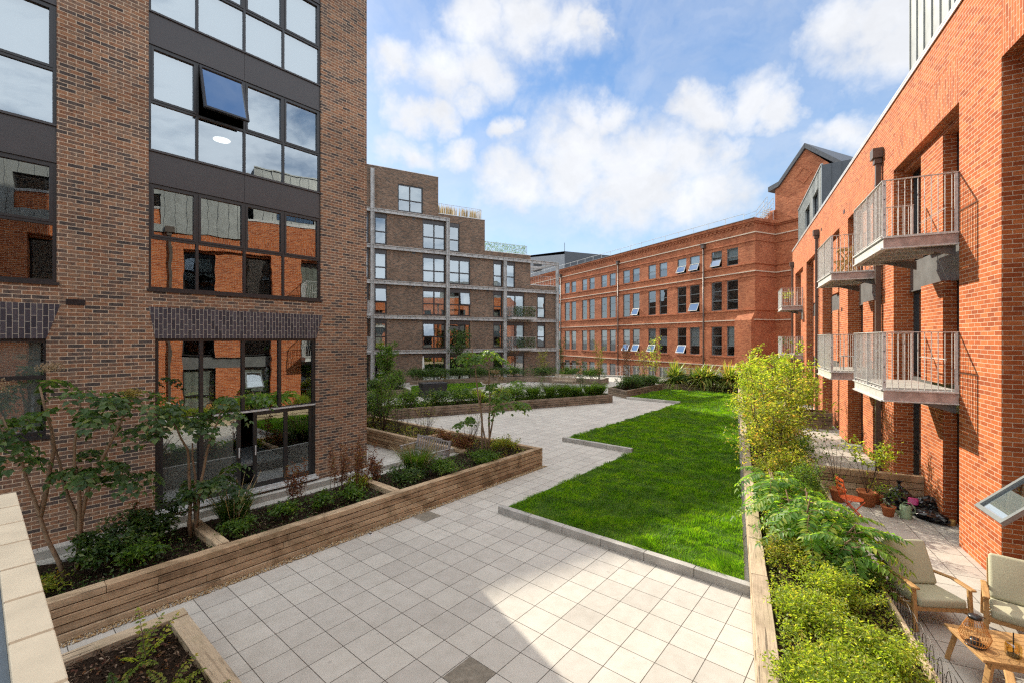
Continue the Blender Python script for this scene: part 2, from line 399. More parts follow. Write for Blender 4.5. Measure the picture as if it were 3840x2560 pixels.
M['terracotta'] = simple('terracotta', (.42, .14, .055), .8, 0, .3, .15, 8)
M['orange_paint'] = simple('orange_paint', (.62, .10, .025), .4, 0, .5, .06, 6)
M['can_green'] = simple('sage_enamel', (.30, .42, .26), .35, 0, .5, .06, 6)
M['bag'] = simple('bin_liner', (.012, .012, .013), .22, 0, .6, .1, 6)
M['pink_pack'] = simple('pink_packet', (.55, .05, .22), .4, 0, .5, .3, 12)
M['rattan'] = simple('rattan', (.55, .24, .06), .6, 0, .3, .2, 30)
M['amber_glass'] = glass_mat('amber_glass', .10, (.85, .72, .36), .1)
M['green_plastic'] = simple('green_plastic', (.10, .36, .06), .35, 0, .5, .1, 6)
M['wire'] = simple('dark_wire', (.05, .045, .04), .5, .5, .5, .2, 10)
M['parasol'] = simple('parasol_cloth', (.66, .63, .57), .9, 0, .2, .08, 8)
M['ground'] = simple('street_ground', (.12, .115, .11), .9, 0, .2, .2, .4)
M['gravelroof'] = simple('roof_felt', (.12, .12, .12), .9, 0, .2, .2, 2)
M['sash_grey'] = simple('sash_grey', (.19, .205, .20), .4, .2, .5, .08, 6)

def lamp_mat():
    t = NT('lamp_glow'); e = t.n('Emission', i_Strength=.8); e.inputs[0].default_value = (1, .93, .82, 1); return t.done(e)
M['lamp'] = lamp_mat()
M['glass_coated'] = glass_mat('glass_coated', .62, wave=.1, fres=.2)
# ---------------------------------------------------------------- camera, sun, sky
H = 3.85
cam = bpy.data.objects.new('camera', bpy.data.cameras.new('camera')); link(cam)
cam.location = (0, 0, H); cam.rotation_euler = (R_(90), 0, 0)
cam.data.sensor_width = 36; cam.data.lens = 36*1688/3840; cam.data.shift_y = -11/3840
cam.data.clip_start = .05; cam.data.clip_end = 3000
sc.camera = cam
SUN_AZ, SUN_EL = -30.5, 29.4
sl = bpy.data.lights.new('sun', 'SUN'); sl.energy = 2.45; sl.angle = R_(.55); sl.color = (1.0, .91, .76)
so = bpy.data.objects.new('sun', sl); link(so)
sd = Vector((math.sin(R_(SUN_AZ))*math.cos(R_(SUN_EL)), math.cos(R_(SUN_AZ))*math.cos(R_(SUN_EL)), math.sin(R_(SUN_EL))))
so.rotation_euler = sd.to_track_quat('Z', 'Y').to_euler(); so.location = (-30, 50, 60)
W = bpy.data.worlds.new('World'); sc.world = W; W.use_nodes = True
wt = W.node_tree; wt.nodes.clear()
class WN(NT):
    def __init__(s, tree): s.t = tree
wn = WN(wt)
tc = wn.n('TexCoord').outputs['Generated']
sky = wn.n('TexSky', sky_type='NISHITA', sun_disc=False, sun_elevation=R_(SUN_EL), sun_rotation=R_(SUN_AZ), altitude=60, air_density=1.0, dust_density=.6, ozone_density=1.6)
# cumulus: clumps placed by compass direction, broken up by noise
def vmath(op, a, b=None, c=None, out=0):
    nd = wn.n('VectorMath', operation=op)
    for i, x in enumerate((a, b, c)):
        if x is None: continue
        if hasattr(x, 'is_output'): wt.links.new(x, nd.inputs[i])
        else: nd.inputs[i].default_value = x
    return nd.outputs[out]
wz = wn.n('TexNoise', i_Scale=7.0, i_Detail=6.0, i_Roughness=.6); wt.links.new(tc, wz.inputs['Vector'])
warp = vmath('MULTIPLY_ADD', vmath('SUBTRACT', wz.outputs['Color'], (.5, .5, .5)), (.20, .20, .13), tc)
flat = vmath('MULTIPLY', warp, (1, 1, 1.5))
CL = [(1090, 45, 88), (1190, 40, 105), (1290, 75, 85), (1345, 65, 40), (1010, 160, 85), (1110, 160, 90), (1070, 225, 55), (900, 150, 60),
      (935, 250, 55), (1000, 250, 50), (930, 340, 60), (1040, 345, 55), (1330, 330, 125), (1440, 365, 125), (1560, 370, 120), (1640, 345, 70),
      (1330, 265, 62), (1400, 265, 62), (1310, 415, 120), (1460, 440, 140), (1180, 420, 90), (1620, 440, 110), (1600, 265, 75), (1730, 235, 85),
      (1800, 270, 60), (1960, 60, 105), (2050, 110, 120), (2060, 20, 90), (1930, 315, 70), (2000, 320, 80), (1180, 310, 40)]
fld = None
for px, py, r in CL:
    d = Vector(((px-1176)/1034, 1.0, (778-py)/1034)); k = d.length; d.normalize()
    c = (d.x, d.y, d.z*1.5)
    dist = vmath('DISTANCE', flat, c, out=1)
    f = wn.math('MULTIPLY_ADD', dist, -1.0/(r/1034/k*1.16), 1.0)
    fld = f if fld is None else wn.math('MAXIMUM', fld, f)
fld = wn.math('MAXIMUM', fld, -1.0)
det = wn.noise(tc, 13, 8, .62, .2)
den = wn.math('ADD', fld, wn.math('MULTIPLY', wn.math('SUBTRACT', det, .5), 1.5))
den = wn.n('MapRange', interpolation_type='SMOOTHSTEP', i_1=-.42, i_2=.78); wt.links.new(wn.math('ADD', fld, wn.math('MULTIPLY', wn.math('SUBTRACT', det, .5), 1.5)), den.inputs[0])
# the rest of the dome: unseen broken cloud behind, brightened to fill the shade
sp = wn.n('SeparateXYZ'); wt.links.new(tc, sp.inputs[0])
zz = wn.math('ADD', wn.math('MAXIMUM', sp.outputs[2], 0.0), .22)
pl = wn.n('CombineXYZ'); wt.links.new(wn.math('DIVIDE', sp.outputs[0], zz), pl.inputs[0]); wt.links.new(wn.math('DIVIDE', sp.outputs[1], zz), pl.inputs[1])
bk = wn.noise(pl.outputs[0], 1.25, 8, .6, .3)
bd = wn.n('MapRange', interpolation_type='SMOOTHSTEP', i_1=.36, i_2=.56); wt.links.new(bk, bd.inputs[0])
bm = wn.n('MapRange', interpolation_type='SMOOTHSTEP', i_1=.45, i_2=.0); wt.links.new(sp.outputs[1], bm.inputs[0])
gap = wn.n('MapRange', interpolation_type='SMOOTHSTEP', i_1=.28, i_2=.46); wt.links.new(vmath('DISTANCE', tc, (.43, -.25, .87), out=1), gap.inputs[0])   # blue break left in the cloud for the open sash to reflect
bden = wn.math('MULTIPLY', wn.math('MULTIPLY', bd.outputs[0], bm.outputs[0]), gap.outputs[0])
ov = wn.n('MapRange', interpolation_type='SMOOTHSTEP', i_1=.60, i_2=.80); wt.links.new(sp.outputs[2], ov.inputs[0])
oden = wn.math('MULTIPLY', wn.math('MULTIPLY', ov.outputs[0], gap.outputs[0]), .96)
thin = wn.n('MapRange', i_1=.40, i_2=.78, i_3=0.0, i_4=.55); wt.links.new(wn.noise(flat, 3.2, 5, .6, .4), thin.inputs[0])
dens = wn.math('MAXIMUM', wn.math('MULTIPLY', den.outputs[0], .95), wn.math('MAXIMUM', bden, thin.outputs[0]))
hz = wn.n('MapRange', interpolation_type='SMOOTHSTEP', i_1=.36, i_2=.02, i_3=0.0, i_4=.55); wt.links.new(sp.outputs[2], hz.inputs[0])
shade = wn.math('ADD', .80, wn.math('MULTIPLY', wn.noise(flat, 9, 4, .6), .38))
CLOUD = 2.1; BACK_FILL = 4.7; OVER_FILL = 5.4
cc = wn.n('CombineXYZ')
for i, k in enumerate((.97, .985, 1.02)): wt.links.new(wn.math('MULTIPLY', shade, CLOUD*k), cc.inputs[i])
skyc = wn.mix(1.0, sky.outputs[0], (.54, .60, .67), 'MULTIPLY')
grad = wn.ramp(wn.math('MAXIMUM', sp.outputs[2], 0.0), [(0, (2.35, 2.72, 3.05)), (.10, (2.0, 2.5, 2.95)), (.24, (1.25, 1.95, 2.75)), (.40, (.66, 1.36, 2.5)), (.62, (.44, 1.02, 2.15)), (1, (.36, .85, 1.9))])
hcol = wn.mix(.80, skyc, wn.mix(1.0, grad, (.59, .60, .61), 'MULTIPLY'))
fin = wn.mix(wn.math('MULTIPLY', bden, .95), wn.mix(wn.math('MAXIMUM', wn.math('MULTIPLY', den.outputs[0], .95), thin.outputs[0]), hcol, cc.outputs[0]), (BACK_FILL*.90, BACK_FILL*.97, BACK_FILL*1.04))
fin = wn.mix(oden, fin, (OVER_FILL, OVER_FILL*.985, OVER_FILL*.96))      # bright cloud patch added overhead, out of view, to lift the shade
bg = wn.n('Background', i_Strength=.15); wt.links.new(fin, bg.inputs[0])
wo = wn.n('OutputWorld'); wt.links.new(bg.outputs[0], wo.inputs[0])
sc.view_settings.view_transform = 'Standard'; sc.view_settings.look = 'None'
sc.view_settings.exposure = 1.63; sc.view_settings.gamma = 1
sc.cycles.use_denoising = DENOISE; sc.cycles.filter_width = 1.25
sc.cycles.max_bounces = 7; sc.cycles.diffuse_bounces = 3; sc.cycles.glossy_bounces = 4; sc.cycles.transparent_max_bounces = 12; sc.cycles.transmission_bounces = 4
sc.cycles.caustics_reflective = False; sc.cycles.caustics_refractive = False
sc.cycles.sample_clamp_indirect = 6

# ---------------------------------------------------------------- ground, paving, lawn
def sheet(name, polys, z, mat, frame, th=None):
    mb = MB()
    for p in polys:
        if th: mb.prism(p, z-th, z, 0)
        else: mb.q([(x, y, z) for x, y in p])
    o = mb.build(name, mat); o.location = (frame.ox, frame.oy, 0); o.rotation_euler = (0, 0, frame.rot)
    return tag(o, kind='structure')
mbg = MB(); mbg.q([(-1500, -1500, -4), (1500, -1500, -4), (1500, 1500, -4), (-1500, 1500, -4)])
tag(mbg.build('ground', M['ground']), kind='structure')
def r2l(p, q):  # right-grid point in courtyard grid
    w = FR.w(p, q); return (w.x*FL.sx+w.y*FL.cx, -w.x*FL.cx+w.y*FL.sx)
def m2l(s, y):
    w = FM.w(s, y); return (w.x*FL.sx+w.y*FL.cx, -w.x*FL.cx+w.y*FL.sx)
def w2l(x, y): return (x*FL.sx+y*FL.cx, -x*FL.cx+y*FL.sx)
sheet('paving', [[r2l(-14, -8), r2l(38, -8), w2l(20.6, 36.9), w2l(16.5, 43.2), w2l(11.5, 46.8), m2l(19.6, .5), m2l(-40, .5), (0, 46), (-12, 46), (-20, 20), (-20, -14)]], 0.0, M['paving'], FL, .5)
tag(sheet('patio', [[(-10, -4.6), (38, -4.6), (38, -1.86), (-10, -1.86)]], .004, M['patio'], FR), kind='structure')
for i, (a, b) in enumerate(((3.42, 3.452), (6.10, 7.465))):
    sheet('paving_slab', [[(a+.008, b+.01), (a+SL-.006, b+.01), (a+SL-.006, b+SL-.01), (a+.008, b+SL-.01)]], .004, M['damp'], FL)
# lawn
LAWN = [r2l(7.75, -.14), (7.58, 6.5), (14.32, 6.5), (14.32, 9.28), (26.85, 9.28), (26.85, 12.7), (33.0, 12.7), (33.4, 8.0), r2l(35.0, -.14)]
lo = sheet('lawn', [LAWN], .10, M['lawn_soil'], FL, .094)
KERBS = [((7.45, 6.63), (7.45, 1.56), 1), ((7.60, 6.63), (14.2, 6.63), 2), ((14.2, 9.41), (14.2, 6.63), 1), ((14.35, 9.41), (26.7, 9.41), 2), ((26.7, 12.8), (26.7, 9.41), 1)]
mb = MB()
for (p0, p1, k) in KERBS:
    n = max(1, round(math.hypot(p1[0]-p0[0], p1[1]-p0[1])/.92)); d = Vector((p1[0]-p0[0], p1[1]-p0[1], 0))/n
    for i in range(n):
        o = Vector((p0[0], p0[1], 0))+d*i+d.normalized()*.004; zt = .15+random.uniform(-.004, .004)
        w = .14 if k == 1 else .05
        if k == 2: zt = .045
        if k == 1: mb.obox(o, d-d.normalized()*.008, (w, 0, 0), (0, 0, zt))
        else: mb.obox(o, d-d.normalized()*.008, (0, -w, 0), (0, 0, zt))
kb = mb.build('kerb', M['granite'], bevel=.006); kb.rotation_euler = (0, 0, FL.rot); tag(kb, kind='structure')

def inpoly(px, py, poly):
    c = np.zeros(len(px), bool); n = len(poly); j = n-1
    for i in range(n):
        xi, yi = poly[i]; xj, yj = poly[j]
        k = ((yi > py) != (yj > py)) & (px < (xj-xi)*(py-yi)/(yj-yi+1e-12)+xi)
        c ^= k; j = i
    return c
def vnoise(x, y, s, seed=0):
    # cheap smooth value noise
    r = np.random.default_rng(seed).random((64, 64))
    X, Y = x/s, y/s; xi, yi = np.floor(X).astype(int), np.floor(Y).astype(int); fx, fy = X-xi, Y-yi
    fx, fy = fx*fx*(3-2*fx), fy*fy*(3-2*fy)
    g = lambda a, b: r[a % 64, b % 64]
    return (g(xi, yi)*(1-fx)+g(xi+1, yi)*fx)*(1-fy)+(g(xi, yi+1)*(1-fx)+g(xi+1, yi+1)*fx)*fy
def blades(px, py, pz, hgt, wid, lean, az, name, mat, parent=None):
    n = len(px); yaw = RNG.random(n)*2*PI
    wx, wy = np.cos(yaw)*wid/2, np.sin(yaw)*wid/2
    lx, ly = np.cos(az)*lean*hgt, np.sin(az)*lean*hgt
    V = np.zeros((n, 5, 3))
    V[:, 0] = np.stack([px-wx, py-wy, pz], 1); V[:, 1] = np.stack([px+wx, py+wy, pz], 1)
    V[:, 2] = np.stack([px-wx*.75+lx*.38, py-wy*.75+ly*.38, pz+hgt*.6], 1); V[:, 3] = np.stack([px+wx*.75+lx*.38, py+wy*.75+ly*.38, pz+hgt*.6], 1)
    V[:, 4] = np.stack([px+lx, py+ly, pz+hgt*(1-.25*lean)], 1)
    b = np.arange(n)[:, None]*5
    return np_mesh(name, V.reshape(-1, 3), [b+np.array([[0, 1, 3, 2]]), b+np.array([[2, 3, 4]])], mat, parent)
def grass(name, poly, z, near, far, seed, hs=1.0):
    xs, ys = [p[0] for p in poly], [p[1] for p in poly]
    A = (max(xs)-min(xs))*(max(ys)-min(ys))
    N = int(A*near); x = RNG.uniform(min(xs), max(xs), N); y = RNG.uniform(min(ys), max(ys), N)
    k = inpoly(x, y, poly); x, y = x[k], y[k]
    d = np.hypot(x, y); keep = RNG.random(len(x)) < np.clip((9.0/d)**1.35, far/near, 1); x, y, d = x[keep], y[keep], d[keep]
    lump = vnoise(x, y, .42, seed)*.55+vnoise(x, y, .15, seed+1)*.45; lump = np.clip((lump-.25)*1.7, 0, 1)
    bare = vnoise(x, y, .5, seed+5) < .035
    x, y, d, lump = x[~bare], y[~bare], d[~bare], lump[~bare]
    h = (.028+.095*lump)*hs*RNG.uniform(.6, 1.25, len(x)); w = .005*np.clip(d/7, 1, 4.5)
    az = vnoise(x, y, .7, seed+2)*2*PI*2; az = az+RNG.normal(0, .6, len(x))
    o = blades(x, y, np.full(len(x), z)+lump*.02, h, w, RNG.uniform(.2, 1.1, len(x))*(.5+vnoise(x, y, .3, seed+3)), az, name, M['grass'])
    o.rotation_euler = (0, 0, FL.rot); return tag(o, kind='stuff')
grass('grass', LAWN, .10, 4200, 650, 3)
# second, far lawn in front of the stepped block
LAWN2 = [(22.3, 29.0), (27.9, 26.9), (25.3, 23.85), (20.3, 23.6), (18.6, 24.3)]
sheet('lawn', [LAWN2], .10, M['lawn_soil'], FL, .09)
grass('grass', LAWN2, .10, 700, 500, 9)
mb = MB()
for p0, p1 in (((20.3, 23.52), (25.35, 23.75)), ((25.35, 23.75), (28.1, 26.9)), ((22.3, 29.15), (28.1, 26.9))):
    d = Vector((p1[0]-p0[0], p1[1]-p0[1], 0)); nrm = Vector((-d.y, d.x, 0)).normalized()*.16
    mb.obox((p0[0], p0[1], 0), d, nrm, (0, 0, .16))
k2 = mb.build('kerb', M['granite']); k2.rotation_euler = (0, 0, FL.rot); tag(k2, kind='structure')
# gravel strip along the near planter
n = 5200; x = RNG.uniform(.4, 11.1, n); y = RNG.uniform(7.885, 8.02, n); s = RNG.uniform(.006, .014, n)
O = np.array([[1, 0, 0], [-1, 0, 0], [0, 1, 0], [0, -1, 0], [0, 0, 1], [0, 0, -1]], float)
V = O[None]*s[:, None, None]*RNG.uniform(.6, 1.3, (n, 6, 1)); V += np.stack([x, y, RNG.uniform(.004, .022, n)], 1)[:, None]
T = np.array([[0, 2, 4], [2, 1, 4], [1, 3, 4], [3, 0, 4], [2, 0, 5], [1, 2, 5], [3, 1, 5], [0, 3, 5]])
g = np_mesh('gravel', V.reshape(-1, 3), [(np.arange(n)[:, None, None]*6+T[None]).reshape(-1, 3)], M['pebble']); g.rotation_euler = (0, 0, FL.rot); tag(g, kind='stuff')
for (a, b, lab) in ((5.02, 7.83, 'small round steel uplight set in the paving nearer the camera, by the gravel'), (8.75, 7.72, 'small round steel uplight set in the paving near the planter end')):
    e = empty('ground_light', FL.w(a, b, 0), 0, lab, 'light', 'uplights in the paving')
    mb = MB(); mb.lathe([(.0, .012), (.045, .012), (.06, .004), (.06, 0)], 16); mb.build('rim', M['galv'], e, True)
    mb = MB(); mb.lathe([(0, .014), (.032, .014), (.034, .012)], 14); mb.build('lens', M['black_plastic'], e, True)
# ---------------------------------------------------------------- facade helpers (local grid of each building)
def wall_grid(mb, x0, x1, z0, z1, y, openings, depth, mi=0, patches=(), reveal=None, holes=()):
    """openings (x0,x1,z0,z1); depth is signed inward reveal; patches (x0,x1,z0,z1,material)"""
    xs = sorted({x0, x1, *[v for o in list(openings)+list(patches)+list(holes) for v in (o[0], o[1]) if x0 < v < x1]})
    zs = sorted({z0, z1, *[v for o in list(openings)+list(patches)+list(holes) for v in (o[2], o[3]) if z0 < v < z1]})
    for i in range(len(xs)-1):
        run = None
        for j in range(len(zs)-1):
            cx, cz = (xs[i]+xs[i+1])/2, (zs[j]+zs[j+1])/2
            hole = any(o[0] < cx < o[1] and o[2] < cz < o[3] for o in list(openings)+list(holes))
            m = mi
            for p in patches:
                if p[0] < cx < p[1] and p[2] < cz < p[3]: m = p[4]
            if hole:
                if run: mb.q([(xs[i], y, run[0]), (xs[i+1], y, run[0]), (xs[i+1], y, run[1]), (xs[i], y, run[1])], run[2]); run = None
                continue
            if run and run[2] == m: run[1] = zs[j+1]
            else:
                if run: mb.q([(xs[i], y, run[0]), (xs[i+1], y, run[0]), (xs[i+1], y, run[1]), (xs[i], y, run[1])], run[2])
                run = [zs[j], zs[j+1], m]
        if run: mb.q([(xs[i], y, run[0]), (xs[i+1], y, run[0]), (xs[i+1], y, run[1]), (xs[i], y, run[1])], run[2])
    rv = mi if reveal is None else reveal
    for (a, b, c, d) in openings:
        y1 = y+depth
        mb.q([(a, y, c), (a, y1, c), (a, y1, d), (a, y, d)], mi); mb.q([(b, y, c), (b, y1, c), (b, y1, d), (b, y, d)], mi)
        mb.q([(a, y, d), (b, y, d), (b, y1, d), (a, y1, d)], rv); mb.q([(a, y, c), (b, y, c), (b, y1, c), (a, y1, c)], mi)
def window(par, x0, x1, z0, z1, y, out, vx=(), hz=(), fr=.055, fd=.06, frame='dark_frame', glass='glass_main', skip=(), blind=None, thick=(), name='window'):
    """frame bars in one mesh, panes below it; vx / hz = mullion and transom positions"""
    f = MB(); yo = y+out*fd
    ya, yb = min(y, yo), max(y, yo)
    f.box(x0, x1, ya, yb, z0, z0+fr); f.box(x0, x1, ya, yb, z1-fr, z1)
    f.box(x0, x0+fr, ya, yb, z0+fr, z1-fr); f.box(x1-fr, x1, ya, yb, z0+fr, z1-fr)
    for v in vx: f.box(v-fr/2, v+fr/2, ya, yb, z0+fr, z1-fr)
    xe = [x0, *vx, x1]; ze = [z0, *hz, z1]
    for h in hz:
        for i in range(len(xe)-1):
            a = xe[i]+(fr if i == 0 else fr/2); b = xe[i+1]-(fr if i == len(xe)-2 else fr/2)
            f.box(a, b, ya+.002, yb-.002, h-fr/2, h+fr/2)
    for (i, j) in thick:    # opening casements: an extra inner frame standing proud
        a = xe[i]+(fr if i == 0 else fr/2); b = xe[i+1]-(fr if i == len(xe)-2 else fr/2)
        c = ze[j]+(fr if j == 0 else fr/2); d = ze[j+1]-(fr if j == len(ze)-2 else fr/2)
        t = .045; yc, yd = min(y, y+out*(fd+.012)), max(y, y+out*(fd+.012))
        f.box(a, b, yc, yd, c, c+t); f.box(a, b, yc, yd, d-t, d); f.box(a, a+t, yc, yd, c+t, d-t); f.box(b-t, b, yc, yd, c+t, d-t)
    w = f.build(name, M[frame], par)
    p = MB(); yg = y+out*fd*.35
    for i in range(len(xe)-1):
        for j in range(len(ze)-1):
            if (i, j) in skip: continue
            p.q([(xe[i], yg, ze[j]), (xe[i+1], yg, ze[j]), (xe[i+1], yg, ze[j+1]), (xe[i], yg, ze[j+1])])
    p.build('pane', M[glass], w)
    if blind:
        for (a, b, c, d, mt) in blind:
            q = MB(); yy = y-out*.07; n = 14
            for k in range(n):
                u0, u1 = a+(b-a)*k/n, a+(b-a)*(k+1)/n
                w0 = .018*math.sin(k*1.7) if mt == 'curtain' else 0; w1 = .018*math.sin((k+1)*1.7) if mt == 'curtain' else 0
                q.q([(u0, yy+w0, c), (u1, yy+w1, c), (u1, yy+w1, d), (u0, yy+w0, d)])
            q.build('curtain' if mt == 'curtain' else 'blind', M[mt], w)
    return w
def sash(par, x0, x1, z0, z1, y, out, ang, frame='dark_frame', glass='glass_main', t=.05):
    """top-hung light swung outward"""
    f = MB(); h = z1-z0
    f.box(x0, x1, -.03, .03, -t, 0); f.box(x0, x1, -.03, .03, -h, -h+t); f.box(x0, x0+t, -.03, .03, -h+t, -t); f.box(x1-t, x1, -.03, .03, -h+t, -t)
    o = f.build('open_sash', M[frame], par); o.location = (0, y+out*.06, z1); o.rotation_euler = (out*R_(ang), 0, 0)
    p = MB(); p.q([(x0+t, 0, -h+t), (x1-t, 0, -h+t), (x1-t, 0, -t), (x0+t, 0, -t)]); p.build('pane', M[glass], o)
    return o

# ================================================================ left: brown brick apartment block
L = empty('apartment_building', (0, 0, 0), FL.rot, 'tall brown brick apartment block at left with dark framed windows', 'building')
YB = 12.0; LT = 19.5
bays = [(2.38, 6.15), (-2.76, 1.01)]
op, pat = [], []
for a, b in bays:
    op.append((a, b, 4.85, LT-.9)); op.append((a+.11, b-.14, .10 if a > 0 else 2.02, 3.86))
mb = MB(); wall_grid(mb, -14, 7.57, -.1, LT, YB, op, .10)
mb.q([(7.57, YB, -.1), (7.57, YB+13, -.1), (7.57, YB+13, LT), (7.57, YB, LT)])
mb.q([(-14, YB+13, -.1), (7.57, YB+13, -.1), (7.57, YB+13, LT), (-14, YB+13, LT)]); mb.q([(-14, YB, -.1), (-14, YB+13, -.1), (-14, YB+13, LT), (-14, YB, LT)])
mb.q([(-14, YB, LT), (7.57, YB, LT), (7.57, YB+13, LT), (-14, YB+13, LT)], 1)
for z in (2.9, 4.6, 7.5, 10.45, 13.4, 16.3):
    mb.q([(-14, YB+.35, z), (7.5, YB+.35, z), (7.5, YB+12.9, z), (-14, YB+12.9, z)], 2)
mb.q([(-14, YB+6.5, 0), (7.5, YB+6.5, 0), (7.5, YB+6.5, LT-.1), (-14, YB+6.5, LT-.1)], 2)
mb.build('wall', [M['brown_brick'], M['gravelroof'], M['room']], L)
rows = [(4.90, 7.16, 6.0), (7.84, 10.12, 8.90), (10.80, 13.06, 11.84), (13.74, 16.0, 14.8), (16.7, 18.5, 17.6)]
for a, b in bays:
    mid = [a+.885, a+1.865, a+2.785]
    lb = MB(); lb.q([(a, YB-.006, 4.52), (b+.05, YB-.006, 4.49), (b-.14, YB-.006, 3.85), (a+.11, YB-.006, 3.85)]); lb.q([(a, YB-.006, 4.52), (b+.05, YB-.006, 4.49), (b+.05, YB+.002, 4.49), (a, YB+.002, 4.52)])
    lb.build('lintel', M['blue_brick'], L)
    for z0, z1 in ((7.16, 7.84), (10.12, 10.80), (13.06, 13.74), (16.0, 16.7)):
        m0 = mid[1]; sp = MB()
        sp.box(a, m0-.003, YB+.045, YB+.09, z0+.012, z1-.004); sp.box(m0+.003, b, YB+.045, YB+.09, z0+.012, z1-.004)
        sp.box(a, b, YB+.01, YB+.046, z1-.004, z1+.03); sp.box(a, b, YB+.012, YB+.046, z0-.012, z0+.012)
        sp.build('spandrel_panel', M['spandrel'], L)
    sp = MB(); sp.box(a-.03, b+.03, YB-.035, YB+.09, 4.845, 4.90); sp.build('window_sill', M['dark_frame'], L)
    for i, (z0, z1, h) in enumerate(rows):
        bl = []
        if i == 1: bl = [(a+.05, mid[0]-.03, z0+.05, z1-.05, 'blind'), (mid[1]+.03, b-.05, h, z1-.05, 'blind')]
        if i == 2 or i == 3: bl = [(a+.05, b-.05, z0+.05, z1-.05, 'blind')]
        if a < 0 and i in (1, 2): bl = [(a+.05, b-.05, z0+.05, z1-.05, 'blind')]
        opened = (a > 0 and i == 1)
        window(L, a, b, z0, z1, YB+.10, -1, mid, (h,), .05, .06, skip=[(1, 1)] if opened else [], blind=bl, thick=[(k, 1) for k in range(4) if not (opened and k == 1)])
        if opened: sash(L, mid[0]+.03, mid[1]-.03, h+.03, z1-.05, YB+.10, -1, 19, glass='glass_coated')
a, b = bays[0]
g1, g2, g3 = 3.35, 4.22, 5.08
gw = window(L, a+.11, b-.14, .10, 3.86, YB+.12, -1, (), (2.07,), .07, .07, skip=[(0, 0), (0, 1)], name='patio_window')
mb = MB()
for x in (g1, g2, g3): mb.box(x-.035, x+.035, YB+.05, YB+.125, 2.11, 3.79)
mb.build('mullion', M['dark_frame'], gw)
mb = MB(); mb.q([(a+.15, YB+.10, 2.1), (b-.18, YB+.10, 2.1), (b-.18, YB+.10, 3.8), (a+.15, YB+.10, 3.8)]); mb.build('pane', M['glass_main'], gw)
for (x0, x1, yy) in ((a+.18, 3.36, .10), (3.30, 4.16, .06), (4.44, 5.26, .06), (5.20, b-.21, .10)):
    d = MB(); y0 = YB+yy
    d.box(x0, x1, y0-.025, y0+.025, .17, .27); d.box(x0, x1, y0-.025, y0+.025, 1.95, 2.03); d.box(x0, x0+.085, y0-.025, y0+.025, .27, 1.95); d.box(x1-.085, x1, y0-.025, y0+.025, .27, 1.95)
    dr = d.build('patio_door', M['dark_frame'], L)
    p = MB(); p.q([(x0+.08, y0, .26), (x1-.08, y0, .26), (x1-.08, y0, 1.96), (x0+.08, y0, 1.96)]); p.build('pane', M['glass_main'], dr)
    if yy == .06:
        hd = MB(); xh = x1-.043 if x0 < 4 else x0+.043
        hd.box(xh-.012, xh+.012, y0-.06, y0-.04, .98, 1.22); hd.box(xh-.008, xh+.008, y0-.045, y0-.02, 1.0, 1.02); hd.box(xh-.008, xh+.008, y0-.045, y0-.02, 1.18, 1.2); hd.build('handle', M['galv'], dr)
mb = MB(); mb.box(a+.11, b-.14, YB+.022, YB+.052, 2.045, 2.085); mb.build('door_track', M['galv'], L); mb = MB(); mb.box(a+.08, b-.10, YB-.10, YB+.12, .06, .10); mb.box(a+.11, b-.14, YB-.02, YB+.10, .10, .165); mb.build('threshold', M['galv'], L)
mb = MB(); mb.lathe([(0, 10.42), (.24, 10.42), (.25, 10.44)], 24, c=(5.3, 17.0, 0)); mb.build('ceiling_lamp', M['lamp'], L)
# a made bed and furniture seen dimly behind the doors
mb = MB(); mb.box(4.3, 5.6, YB+1.0, YB+2.8, .1, .45); mb.build('bed', M['room'], L)
mb = MB(); mb.box(4.32, 5.58, YB+.98, YB+2.8, .46, .62); mb.build('duvet', M['pillow_white'], L, bevel=.08)
mb = MB(); mb.q([(a+.2, YB+.35, .2), (4.1, YB+.35, .2), (4.1, YB+.35, 1.98), (a+.2, YB+.35, 1.98)]); mb.build('blind', M['concrete'], L)
a, b = bays[1]
window(L, a+.11, b-.09, 2.06, 3.86, YB+.12, -1, (a+1.9,), (3.14,), .075, .07, blind=[(a+.2, b-.2, 2.1, 3.8, 'curtain')])
mb = MB(); mb.box(a+.05, b-.05, YB-.05, YB+.12, 2.0, 2.06); mb.build('window_sill', M['dark_frame'], L)
mb = MB(); mb.box(1.13, 1.40, YB-.012, YB+.01, 4.49, 4.60)
for k in range(4): mb.box(1.15, 1.38, YB-.018, YB-.012, 4.505+k*.022, 4.515+k*.022)
mb.build('air_vent', M['black_plastic'], L)

# ================================================================ right: red brick block with balconies
Rb = empty('brick_building', (0, 0, 0), FR.rot, 'sunlit orange red brick block at right with steel balconies', 'building')
Q = -3.75; PT = 10.1; MOD = 5.33; P0, P1 = -14.2, 38.0
BAYS = [(11.2+MOD*k, 11.2+MOD*k+3.85) for k in range(-4, 5)]
op = [(a, b, 0.0, 8.25) for a, b in BAYS]; pat = [(a, b, 8.25, 9.15, 1) for a, b in BAYS]
mb = MB(); wall_grid(mb, P0, P1, -.05, PT, Q, op, -.52, 0, pat, 2)
mb.q([(P1, Q, -4), (P1, Q-12, -4), (P1, Q-12, PT), (P1, Q, PT)]); mb.q([(P0, Q, -.05), (P0, Q-12, -.05), (P0, Q-12, PT), (P0, Q, PT)])
mb.q([(P0, Q-12, -4), (P1, Q-12, -4), (P1, Q-12, PT), (P0, Q-12, PT)]); mb.q([(P0, Q-.3, PT-.2), (P1, Q-.3, PT-.2), (P1, Q-12, PT-.2), (P0, Q-12, PT-.2)], 3)
